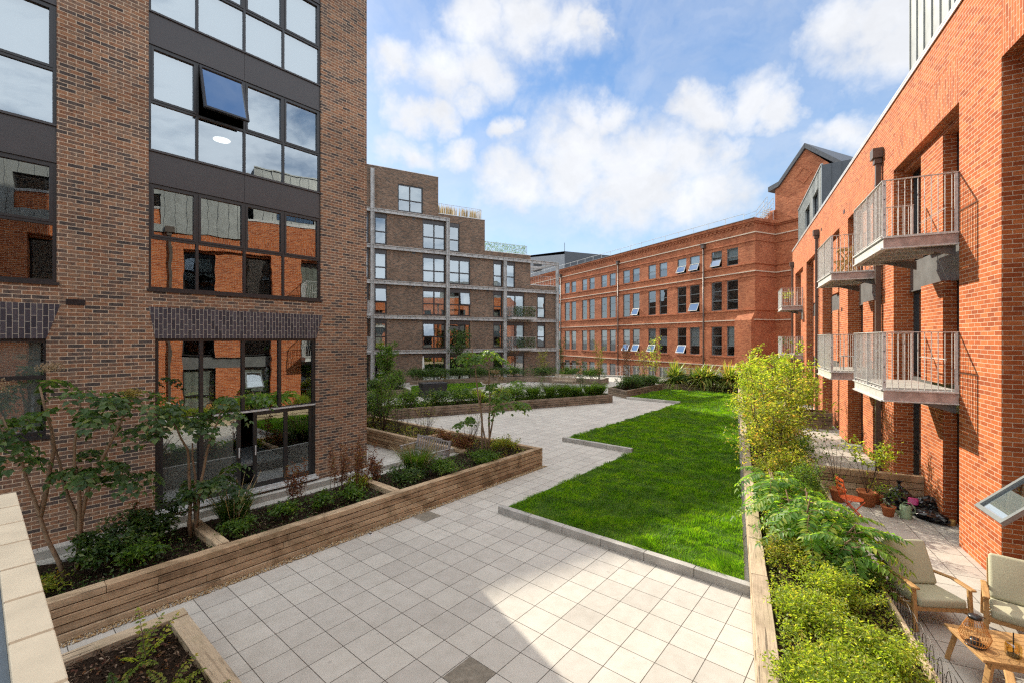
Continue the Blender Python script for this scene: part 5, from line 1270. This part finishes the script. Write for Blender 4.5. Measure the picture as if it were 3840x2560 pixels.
# ---------------------------------------------------------------- right planter
rp = lambda p, q, z=.32: FR.w(p, q, z)
for p, q, h, cr, n, m, l in ((21.5, -1.0, 2.7, 1.0, 1600, 'leaf_lime', 'farthest tall lime shrub in the long pale planter'), (18.6, -.9, 3.1, 1.05, 2100, 'leaf_lime', 'tall yellow green shrub rising above the lawn edge'), (16.9, -1.5, 3.3, 1.0, 1900, 'leaf_lime', 'tall lime shrub with pale trunks nearest the lower balcony'), (15.0, -1.0, 2.5, .95, 1900, 'leaf_gold', 'golden green shrub in the middle of the long pale planter'), (13.4, -.8, 2.0, .85, 1700, 'leaf_gold', 'autumn tinted shrub leaning over the timber rail'), (25.5, -1.0, 2.3, .9, 1000, 'leaf_lime', 'small distant lime shrub by the timber rail')):
    slim_tree(l, rp(p, q), h, cr*1.12, int(n*1.9), .12 if m == 'leaf_lime' else .095, m, cat='shrub', name='tall_shrub', stems=5, bark='bark_dark', zlow=.12, asp=.42)
for p, q, r, h, m, l in ((12.3, -1.0, .7, .95, 'leaf_gold', 'bushy golden shrub behind the sumac'), (14.2, -1.5, .6, 1.0, 'leaf_mid', 'green shrub by the patio partition'), (17.8, -1.5, .7, 1.0, 'leaf_gold', 'low golden shrub beneath the tall lime shrubs'), (20.2, -1.3, .8, 1.0, 'leaf_mid', 'low green shrub beneath the farther lime shrubs'), (24.0, -1.0, .8, 1.0, 'leaf_gold', 'low bush far along the pale planter'), (28.5, -1.1, .8, .9, 'leaf_mid', 'low green bush near the far end of the pale planter'), (32.5, -1.1, .8, .9, 'leaf_mid', 'last low green bush in the pale planter')):
    shrub(l, rp(p, q), r, h, 1500, .065, m, rag=.45, lumps=10)
for p, q, l in ((23.4, -3.0, 'yellow green shrub on the patio partition against the brick'), (23.5, -2.3, 'mixed green shrub on the patio partition next to the planter')):
    slim_tree(l, FR.w(p, q, .5), 1.9, .6, 800, .10, 'leaf_lime', cat='shrub', name='leafy_shrub', stems=3, bark='bark_dark')
# sumac: arching feathery fronds
e = empty('sumac', rp(8.85, -1.08), 0, 'large sumac with arching feathery fronds leaning over the patio', 'shrub'); Lf = Leaves(); st = MB()
heads = [(0, 0, 1.0), (.3, -.35, .85), (-.2, .25, .95), (.3, .5, .9), (-.3, -.5, .8), (.25, -.7, .7), (.15, -.85, .8), (-.05, .95, 1.05), (.1, 1.3, 1.0), (.35, .2, .75), (-.1, -1.1, .7), (-.15, -.3, 1.0), (.1, .3, .7), (-.2, .6, .7), (.3, 0, .55), (.2, -.3, .6), (.3, 1.0, .8)]
for hx, hy, hz in heads:
    st.tube(bent((hx*.25, hy*.25, -.05), (hx, hy, hz), 4, .05), taper(.02, .009, 5), 6); hz -= .06
    k0 = random.uniform(0, 6)
    for k in range(8): frond(Lf, (hx, hy, hz-random.uniform(0, .25)), k0+2*PI*k/9+random.uniform(-.3, .3), random.uniform(.5, .78), random.uniform(.15, .75), random.uniform(.5, .95), 12, .15, .38, st)
st.build('stems', M['bark'], e, True); Lf.build('foliage', M['leaf_sumac'], e)
for p, q, r, h, n, m, l in ((10.6, -.75, .5, .8, 1500, 'leaf_lime', 'fine leaved pale green shrub beside the sumac at the timber rail'), (11.3, -1.4, .55, .95, 1300, 'leaf_mid', 'green shrub between the sumac and the orange chair'),
                            (8.0, -.75, .42, .5, 1500, 'leaf_gold', 'small leaved golden shrub below the sumac'), (7.2, -1.2, .48, .45, 1800, 'leaf_lime', 'small leaved lime shrub in front of the armchair'), (6.4, -.75, .5, .48, 2000, 'leaf_lime', 'fine pale green shrub spilling over the timber rail'),
                            (5.8, -1.25, .52, .45, 2100, 'leaf_lime', 'fine leaved green shrub by the wire edging'), (5.2, -.85, .55, .5, 2300, 'leaf_lime', 'feathery pale shrub at the bottom edge of the picture'), (4.6, -1.5, .5, .55, 1200, 'leaf_lime', 'feathery green shrub in the bottom right of the long planter'), (7.8, -1.5, .4, .5, 1000, 'leaf_mid', 'green shrub at the feet of the sumac')):
    shrub(l, rp(p, q), r, h, int(n*1.6), .042, m, rag=.46, lumps=14, asp=.45)
carpet('ground_cover', [(4.2, -1.8), (13, -1.8), (13, -.46), (4.2, -.46)], FR, 15000, .32, .34, .045, 'leaf_lime', .5, seed=12)
carpet('ground_cover', [(13, -1.8), (34, -1.8), (34, -.5), (13, -.5)], FR, 9000, .32, .5, .07, 'leaf_gold', .7, seed=14)

carpet('ground_cover', [(-5.3, .15), (6.4, .15), (6.4, 1.3), (-5.3, 1.3)], FPa, 13000, .4, .85, .08, 'leaf_mid', .9, seed=21)
carpet('ground_cover', [(6.4, .15), (12.3, .15), (12.3, 1.3), (6.4, 1.3)], FPa, 9000, .4, .75, .07, 'leaf_mid', .8, seed=22)
carpet('ground_cover', [(22.6, 29.5), (31.6, 25.1), (32.5, 23.8), (33.7, 18.3), (35.1, 18.7), (35.0, 24), (33.4, 27.2), (24.2, 31.4)], FL, 17000, .43, .95, .11, 'leaf_dark', 1.1, seed=23)
carpet('ground_cover', [(28.5, 13.1), (33.3, 13.1), (34.5, 7.8), (35.5, 7.8), (35.2, 14.7), (28.5, 14.7)], FL, 8000, .42, .5, .10, 'leaf_dark', 1.0, seed=24)
carpet('ground_cover', [(-6.5, .3), (2.2, .3), (2.2, 3.0), (-6.5, 3.0)], DP, 9000, .42, 1.1, .10, 'leaf_dark', 1.2, seed=25)
# ---------------------------------------------------------------- furniture
def rbox(mb, x0, x1, y0, y1, z0, z1): mb.box(x0, x1, y0, y1, z0, z1)
def armchair(label, loc, rz, pillow=False):
    e = empty('armchair', loc, rz, label, 'armchair', 'wooden garden armchairs')
    f = MB(); w = .34
    for s in (-1, 1):
        f.bar((s*(w-.02), -.38, .27), (s*(w-.02), .36, .20), .035, .07)
    f.bar((-w+.02, -.36, .29), (w-.02, -.36, .29), .035, .06); f.bar((-w+.02, .22, .24), (w-.02, .22, .24), .03, .05)
    for k in range(4): f.bar((-w+.03, -.24+.13*k, .285-.012*k), (w-.03, -.24+.13*k, .285-.012*k), .06, .015)
    f.build('frame', M['teak'], e, bevel=.006)
    for s in (-1, 1):
        mb = MB(); mb.bar((s*w, -.40, 0), (s*w, -.36, .56), .05, .035, up=(0, 1, 0)); mb.build('leg', M['teak'], e, bevel=.008)
        mb = MB(); mb.bar((s*w, .46, 0), (s*w, .24, .50), .05, .035, up=(0, 1, 0)); mb.build('leg', M['teak'], e, bevel=.008)
        mb = MB(); mb.bar((s*w, -.43, .575), (s*w, -.12, .585), .07, .028); mb.bar((s*w, -.12, .585), (s*w, .32, .50), .06, .028); mb.build('armrest', M['teak'], e, bevel=.01)
    b = MB(); b.bar((-w+.05, .20, .28), (-w+.05, .44, .80), .035, .035); b.bar((w-.05, .20, .28), (w-.05, .44, .80), .035, .035)
    for z in (.4, .55, .7): b.bar((-w+.06, .24+(z-.3)*.44, z), (w-.06, .24+(z-.3)*.44, z), .02, .05)
    b.build('back_frame', M['teak'], e, bevel=.006)
    c = MB(); c.obox((-.295, -.40, .315), (.59, 0, 0), (0, .60, -.05), (0, 0, .12)); c.build('seat_cushion', M['cushion'], e, True, .04, 4)
    c = MB(); c.obox((-.295, .155, .36), (.59, 0, 0), (0, .24, .52), (0, -.11, .05)); c.build('back_cushion', M['cushion'], e, True, .04, 4)
    if pillow:
        c = MB(); c.obox((.0, .04, .42), (.26, -.06, 0), (.03, .2, .34), (0, -.09, .05)); c.build('scatter_cushion', M['pillow_white'], e, True, .04, 4)
    return e
def rface(dp, dq): d = FR.d(dp, dq); return face(d.x, d.y)
armchair('sage cushioned wooden armchair facing the low table, under the sumac fronds', FR.w(8.15, -2.31, .004), rface(-.93, -.36))
armchair('sage cushioned wooden armchair against the brick pier at the right edge', FR.w(8.06, -3.31, .004), rface(-.93, .30))
armchair('wooden armchair with pale scatter cushion seen from behind at bottom right', FR.w(5.62, -2.62, .004), rface(.96, -.28), True)
e = empty('coffee_table', FR.w(6.98, -2.92, .004), FR.rot+R_(100), 'low slatted wooden table holding a lantern and a glass', 'table')
mb = MB()
for k in range(8): mb.box(-.56, .56, -.33+k*.083, -.33+k*.083+.079, .385, .41)
for x in (-.6, .565): mb.box(x, x+.035, -.33, .33, .382, .412)
mb.build('tabletop', M['teak'], e, bevel=.004)
mb = MB()
for y in (-.3, .27): mb.box(-.55, .55, y, y+.03, .32, .383)
mb.build('apron', M['teak'], e)
for sx in (-1, 1):
    for sy in (-1, 1):
        mb = MB(); mb.bar((sx*.58, sy*.31, 0), (sx*.50, sy*.27, .383), .06, .045); mb.build('leg', M['teak'], e, bevel=.006)
e = empty('lantern', FR.w(6.83, -2.42, .418), 0, 'orange rattan lantern with black lid on the low table', 'lantern')
mb = MB()
prof = [(.055, .30), (.10, .20), (.135, .11), (.11, .04), (.085, .012)]
for k in range(30):
    t = 2*PI*k/30; mb.tube([(r*math.cos(t), r*math.sin(t), z) for r, z in prof], .0028, 4)
for r, z in ((.10, .20), (.135, .11), (.11, .04)): mb.tube([(r*math.cos(t), r*math.sin(t), z) for t in np.linspace(0, 2*PI, 25)], .003, 4)
mb.build('cage', M['rattan'], e)
mb = MB(); mb.lathe([(0, .335), (.045, .335), (.06, .325), (.06, .30), (.0, .30)], 20); mb.build('lid', M['black_plastic'], e, True)
mb = MB(); mb.lathe([(0, .012), (.09, .012), (.09, 0), (0, 0)], 20); mb.lathe([(.045, .012), (.045, .07), (0, .07)], 16); mb.build('base', M['black_plastic'], e, True)
mb = MB(); mb.tube([(.065, 0, .315), (.11, 0, .30), (.13, .02, .285)], .006, 5); mb.build('handle', M['black_plastic'], e)
e = empty('candle_glass', FR.w(6.78, -2.71, .418), 0, 'amber ribbed candle glass with dark rod on the low table', 'candle holder')
mb = MB(); mb.lathe([(.062, 0), (.066, .02), (.066, .11), (.055, .135), (.045, .14)], 24); mb.build('glass', M['amber_glass'], e, True)
mb = MB(); mb.tube([(0, 0, .01), (0, 0, .25)], .006, 6); mb.lathe([(0, .012), (.05, .012), (.05, .004)], 16); mb.build('rod', M['black_plastic'], e)
# wire edging along the planter
e = empty('wire_edging', FR.w(0, 0), FR.rot, 'low hooped wire edging along the patio side of the planter', 'edging')
mb = MB()
for k in range(16):
    p = 5.0+k*.22; pts = [(p+.17*(-1+math.cos(PI-t)*-1)*.0+.17*math.cos(t), -1.93, .42+.13*math.sin(t)) for t in np.linspace(PI, 0, 9)]
    mb.tube([(p-.17, -1.93, .004)]+pts+[(p+.17, -1.93, .004)], .0035, 4)
for z in (.12, .27, .4): mb.tube([(4.85, -1.93, z), (8.5, -1.93, z)], .003, 4)
for k in range(24): mb.tube([(4.9+k*.15, -1.93, .02), (5.05+k*.15, -1.93, .42)], .002, 3); mb.tube([(5.05+k*.15, -1.93, .02), (4.9+k*.15, -1.93, .42)], .002, 3)
mb.build('hoops', M['wire'], e)
# clutter by the partition
e = empty('watering_can', FR.w(12.42, -3.3, .004), FR.rot+R_(90), 'sage green metal watering can on the sunny patio', 'watering can')
mb = MB(); mb.lathe([(0, 0), (.105, 0), (.108, .02), (.095, .26), (.09, .27), (.05, .275)], 22); mb.build('body', M['can_green'], e, True)
mb = MB(); mb.tube([(.10, 0, .06), (.22, 0, .18), (.36, 0, .33)], [.028, .018, .014], 8); mb.lathe([(.014, 0), (.035, .03)], 12, c=(.37, 0, .33)); mb.build('spout', M['can_green'], e, True)
mb = MB(); mb.tube([(-.09, 0, .08), (-.16, 0, .15), (-.15, 0, .26), (-.07, 0, .34), (.03, 0, .34), (.08, 0, .26)], .009, 6); mb.build('handle', M['can_green'], e, True)
def bag(label, loc, r, h, cat='bin bag', name='bin_bag', knot=True):
    e = empty(name, loc, 0, label, cat); mb = MB(); nu, nv = 26, 16; b = []
    for j in range(nv+1):
        t = j/nv; rr = math.sin(PI*min(1, t*.9+.12))**.6
        for i in range(nu):
            a = 2*PI*i/nu; k = 1+.22*math.sin(3*a+j)*math.sin(j*1.3)+random.uniform(-.11, .11)
            b.append((r[0]*rr*k*math.cos(a), r[1]*rr*k*math.sin(a), max(0, h*t+random.uniform(-.02, .02))))
    n = len(mb.v); mb.v += b
    for j in range(nv):
        for i in range(nu):
            q = n+j*nu+i; q2 = n+j*nu+(i+1) % nu; mb.f.append((q, q2, q2+nu, q+nu)); mb.m.append(0); mb.uv += [(0, 0)]*4
    mb.build('sack', M['bag'], e)
    if knot: k = MB(); k.lathe([(.03, 0), (.02, .04), (.06, .11), (.02, .10)], 9, c=(0, 0, h)); k.build('knot', M['bag'], e)
    return e
bag('tall knotted black bin bag against the sleeper partition', FR.w(13.05, -3.35, .004), (.22, .24), .52)
bag('slumped black bin bag lying on the patio beside the watering can', FR.w(12.55, -3.72, .004), (.22, .34), .20, knot=False)
bag('round black bin bag near the brick pier', FR.w(12.98, -3.85, .004), (.22, .24), .38, knot=False)
e = empty('compost_packet', FR.w(12.78, -3.52, .2), FR.rot+R_(70), 'pink and purple plastic packet among the black bags', 'packet'); mb = MB(); mb.obox((-.09, 0, 0), (.18, .02, 0), (0, .07, .02), (0, -.08, .14)); mb.build('sachet', M['pink_pack'], e, True, .03, 3)
e = empty('bottle', FR.w(12.62, -4.0, .004), 0, 'green plastic bottle standing by the window corner', 'bottle'); mb = MB(); mb.lathe([(0, 0), (.055, 0), (.058, .03), (.055, .16), (.025, .21), (.02, .23)], 16); mb.build('body', M['green_plastic'], e, True); mb = MB(); mb.lathe([(.022, .23), (.022, .26), (0, .26)], 12); mb.build('cap', M['white_paint'], e, True)
for i, (p, q, t, l) in enumerate(((12.95, -4.1, .10, 'bamboo cane leaning on the brick mullion'), (12.9, -4.16, .16, 'second bamboo cane, tilted more, beside the dark window'))):
    e = empty('cane', FR.w(p, q, .004), FR.rot, l, 'cane', 'canes leaning on the wall'); mb = MB(); mb.tube([(0, 0, 0), (t*.5, .04, .55), (t, .07, 1.15)], .02, 7); mb.build('pole', M['stick'], e, True)
e = empty('log_stump', FR.w(12.38, -4.02, .004), 0, 'small cut log stump at the foot of the window', 'log'); mb = MB(); mb.lathe([(0, .1), (.07, .1), (.075, .05), (.075, 0)], 14); mb.build('log', M['stick'], e)
def pot(label, loc, r, h, plant=None, mat='terracotta'):
    e = empty('plant_pot', loc, 0, label, 'plant pot'); mb = MB(); mb.lathe([(0, 0), (r*.68, 0), (r*.95, h*.85), (r*1.05, h*.86), (r*1.05, h), (r*.92, h), (r*.9, h*.86), (0, h*.85)], 22); mb.build('pot', M[mat], e, True)
    if plant:
        n, hh, rr, m, ls = plant; Lf = Leaves(); st = MB()
        for k in range(7):
            a = random.uniform(0, 6.28); t = Vector((math.cos(a)*rr*.7, math.sin(a)*rr*.7, h+hh*random.uniform(.5, 1))); P = bent((0, 0, h*.8), t, 3, .03); st.tube(P, [.008, .006, .005, .003], 5); Lf.cloud(np.array(t)+RNG.normal(0, rr*.28, (n//7, 3)), ls, .6, .5)
        st.build('stems', M['bark_dark'], e); Lf.build('foliage', M[m], e)
    return e
pot('terracotta pot holding a leafy shrub against the sleeper partition', FR.w(12.95, -2.75, .004), .2, .34, (420, 1.0, .42, 'leaf_lime', .09))
pot('small terracotta pot by the watering can', FR.w(12.4, -3.0, .004), .13, .22, (130, .45, .25, 'leaf_mid', .06))
pot('terracotta pot with a bare spindly plant behind the orange chair', FR.w(13.0, -2.2, .004), .17, .3, (90, 1.25, .45, 'leaf_mid', .08))
pot('low terracotta pot with tiny plant in front of the partition', FR.w(13.2, -3.0, .004), .12, .2, (90, .3, .2, 'leaf_lime', .05))
e = empty('garden_chair', FR.w(11.85, -2.25, .004), rface(.2, -1), 'bright orange metal garden chair half hidden behind the sumac', 'chair')
mb = MB(); mb.lathe([(0, .45), (.2, .45), (.21, .44), (.2, .43), (0, .43)], 22); mb.build('seat', M['orange_paint'], e)
mb = MB()
for s in (-1, 1): mb.tube([(s*.17, .16, .43), (s*.19, .24, .86)], .012, 6)
for z in (.62, .74, .84): mb.bar((-.18, .2+(z-.5)*.12, z), (.18, .2+(z-.5)*.12, z), .012, .05)
mb.build('backrest', M['orange_paint'], e)
for s in (-1, 1):
    for y0, y1 in ((-.22, .17), (.22, -.17)): mb = MB(); mb.tube([(s*.18, y0, 0), (s*.17, y1, .43)], .012, 6); mb.build('leg', M['orange_paint'], e)
# benches
def bench(label, loc, rz, w, mat):
    e = empty('bench', loc, rz, label, 'bench'); h = w/2
    mb = MB()
    for k in range(5): mb.box(-h, h, -.26+k*.1, -.26+k*.1+.085, .42, .445)
    mb.build('seat', M[mat], e, bevel=.005)
    mb = MB(); mb.bar((-h+.03, .26, .50), (h-.03, .26, .50), .035, .06)
    mb.box(-h+.03, h-.03, .335, .37, .84, .88); mb.prism([(-h*.5, .336), (-h*.42, .334), (h*.42, .334), (h*.5, .336), (h*.5, .369), (-h*.5, .369)], .88, .905)
    n = int(w/.105)
    for k in range(n): x = -h+.07+(w-.14)*k/(n-1); mb.bar((x, .27, .52), (x, .35, .85), .05, .018, up=(0, 1, 0))
    mb.build('backrest', M[mat], e, bevel=.004)
    for s in (-1, 1):
        mb = MB(); mb.bar((s*(h-.03), -.28, 0), (s*(h-.03), -.28, .64), .06, .06, up=(0, 1, 0)); mb.build('leg', M[mat], e, bevel=.006)
        mb = MB(); mb.bar((s*(h-.03), .24, 0), (s*(h-.03), .26, .45), .06, .06, up=(0, 1, 0)); mb.bar((s*(h-.03), .26, .45), (s*(h-.03), .37, .9), .06, .055, up=(0, 1, 0)); mb.build('leg', M[mat], e, bevel=.006)
        mb = MB(); mb.bar((s*(h-.03), -.34, .655), (s*(h-.03), .32, .665), .065, .03); mb.build('armrest', M[mat], e, bevel=.008)
    mb = MB()
    for s in (-1, 1): mb.bar((s*(h-.03), -.26, .2), (s*(h-.03), .24, .2), .03, .05); mb.bar((s*(h-.03), -.26, .4), (s*(h-.03), .24, .4), .03, .06)
    mb.bar((-h+.03, -.26, .38), (h-.03, -.26, .38), .03, .06); mb.build('rail', M[mat], e); return e
u = FL.d(-1, 0)
bench('silvery grey slatted bench in the nook of the long planter', FL.w(8.5, 10.45), face(u.x, u.y), 1.5, 'bench_grey')
d = FL.d(-1, -.18); bench('pale wooden slatted bench standing on the far paving', FL.w(31.15, 20.45), face(d.x, d.y), 1.85, 'bench_wood')
# black box, parasol
e = empty('storage_box', FL.w(19.75, 23.4), FM.rot, 'black square storage box on the paving by the small far lawn', 'box')
mb = MB(); mb.box(-.85, .85, -.45, .45, .06, .86); mb.build('body', M['black_plastic'], e, bevel=.03); mb = MB(); mb.box(-.88, .88, -.48, .48, .864, .93); mb.build('lid', M['black_plastic'], e, bevel=.02)
mb = MB(); mb.box(-.75, -.65, -.4, .4, 0, .059); mb.box(.65, .75, -.4, .4, 0, .059); mb.build('skid', M['black_plastic'], e); mb = MB(); mb.tube([(.87, -.1, .55), (.97, -.1, .55), (.97, .1, .55), (.87, .1, .55)], .02, 6); mb.build('handle', M['galv'], e)
P = FM.w(3.9, -1.2); e = empty('parasol', P, 0, 'furled cream parasol standing in front of the stepped block', 'parasol')
mb = MB(); mb.tube([(0, 0, 0), (0, 0, 2.35)], .025, 7); mb.build('pole', M['white_paint'], e); mb = MB(); mb.lathe([(.03, 2.32), (.07, 2.1), (.10, 1.5), (.13, 1.05), (.10, .98)], 10); mb.build('canopy', M['parasol'], e, True); mb = MB(); mb.lathe([(0, .08), (.22, .08), (.25, 0)], 16); mb.build('base', M['concrete'], e)
P = FM.w(5.6, -1.5); e = empty('deck_chair', P, FM.rot+R_(150), 'small wooden folding chair outside the stepped block', 'chair')
mb = MB()
for k in range(6): mb.box(-.22, .22, -.2+k*.07, -.2+k*.07+.055, .42, .44)
mb.build('seat', M['teak'], e); mb = MB()
for k in range(6): mb.bar((-.22, .22+.03*k, .5+.09*k), (.22, .22+.03*k, .5+.09*k), .02, .06)
mb.build('backrest', M['teak'], e)
for s in (-1, 1): mb = MB(); mb.bar((s*.22, -.22, 0), (s*.22, .4, 1.0), .03, .03); mb.build('leg', M['teak'], e); mb = MB(); mb.bar((s*.2, .26, 0), (s*.2, -.2, .42), .03, .03); mb.build('leg', M['teak'], e)
# balcony things
bp = FR.w(17.6, -3.15, 5.875); e = empty('balcony_chair', bp, rface(.5, .9), 'folding wooden chair on the second upper balcony', 'chair')
mb = MB()
for k in range(6): mb.box(-.22, .22, -.2+k*.07, -.2+k*.07+.05, .42, .445)
mb.build('seat', M['stick'], e); mb = MB()
for k in range(5): mb.bar((-.22, .2+.035*k, .52+.09*k), (.22, .2+.035*k, .52+.09*k), .02, .06)
mb.build('backrest', M['stick'], e)
for s in (-1, 1): mb = MB(); mb.bar((s*.22, -.25, 0), (s*.22, .38, 1.0), .03, .03); mb.build('leg', M['stick'], e); mb = MB(); mb.bar((s*.2, .26, 0), (s*.2, -.22, .42), .03, .03); mb.build('leg', M['stick'], e)
e = empty('balcony_table', FR.w(16.95, -3.1, 5.875), FR.rot, 'small slatted wooden table on the second upper balcony', 'table'); mb = MB()
for k in range(5): mb.box(-.25, .25, -.25+k*.1, -.25+k*.1+.085, .68, .70)
mb.build('tabletop', M['stick'], e)
for s in (-1, 1): mb = MB(); mb.bar((s*.2, -.22, 0), (s*.2, .2, .68), .03, .03); mb.build('leg', M['stick'], e); mb = MB(); mb.bar((s*.18, .22, 0), (s*.18, -.2, .68), .03, .03); mb.build('leg', M['stick'], e)
pot('pot with trailing pale plant on the farthest upper balcony', FR.w(33.3, -3.0, 5.875), .16, .25, (150, .6, .35, 'leaf_lime', .09)); pot('pot with dark bushy plant on the farthest lower balcony', FR.w(33.4, -3.0, 2.895), .18, .28, (180, .6, .4, 'leaf_dark', .1))
e = empty('side_table', FR.w(17.3, -3.2, 2.895), FR.rot, 'small grey slatted table on the second lower balcony', 'table'); mb = MB()
for k in range(5): mb.box(-.22, .22, -.2+k*.085, -.2+k*.085+.07, .40, .42)
mb.build('tabletop', M['bench_grey'], e)
for sx in (-1, 1):
    for sy in (-1, 1): mb = MB(); mb.box(sx*.19-.015, sx*.19+.015, sy*.17-.015, sy*.17+.015, 0, .40); mb.build('leg', M['bench_grey'], e)
# balustrade at the podium edge
e = empty('balustrade', (0, 0, 0), 0, 'galvanised steel balustrade along the far edge of the courtyard', 'railing')
rail(e, [(5.3, 46.6), (9.5, 46.0), (14.6, 43.6), (18.5, 39.0), (20.0, 35.5)], 0, 1.12, .13)
mb = MB()
for a, b in zip([(5.3, 46.8), (9.5, 46.2), (14.7, 43.8)], [(9.5, 46.2), (14.7, 43.8), (18.7, 39.1)]): mb.bar((*a, .07), (*b, .07), .3, .14)
pl = mb.build('plinth', M['concrete'], e)
e = empty('handrail', (0, 0, 0), 0, 'short steel handrail by the step between the far planters', 'handrail')
rail(e, [FL.w(35.0, 17.6).xy[:], FL.w(36.6, 17.9).xy[:]], 0, 1.0, .9)
mb = MB(); mb.box(0, 1.6, 0, .5, 0, .18); s = mb.build('step', M['bench_wood']); s.location = FL.w(34.6, 16.6); s.rotation_euler = (0, 0, FL.rot-PI/2); tag(s, 'low timber step between the two far planters', 'step')
# parapet of the camera's own terrace
e = empty('parapet_wall', (0, 0, 0), FL.rot, 'cream limestone parapet coping at the near left corner', 'wall')
HZ = 2.55
mb = MB(); b = 1.0
while b < 5.4:
    mb.box(.095, .235, b+.011, b+.459, HZ-.075, HZ); b += .47
mb.build('coping', M['limestone'], e, bevel=.006)
mb = MB(); mb.box(.10, .231, .9, 5.5, HZ-.07, HZ-.002); mb.build('mortar_joint', M['limejoint'], e)
mb = MB(); mb.box(.08, .225, -.2, 5.6, 0, HZ-.076); mb.build('wall', M['brown_brick'], e)
mb = MB(); mb.box(-.35, .094, .6, 5.6, HZ-.12, HZ-.05); mb.build('flashing', M['lead'], e)
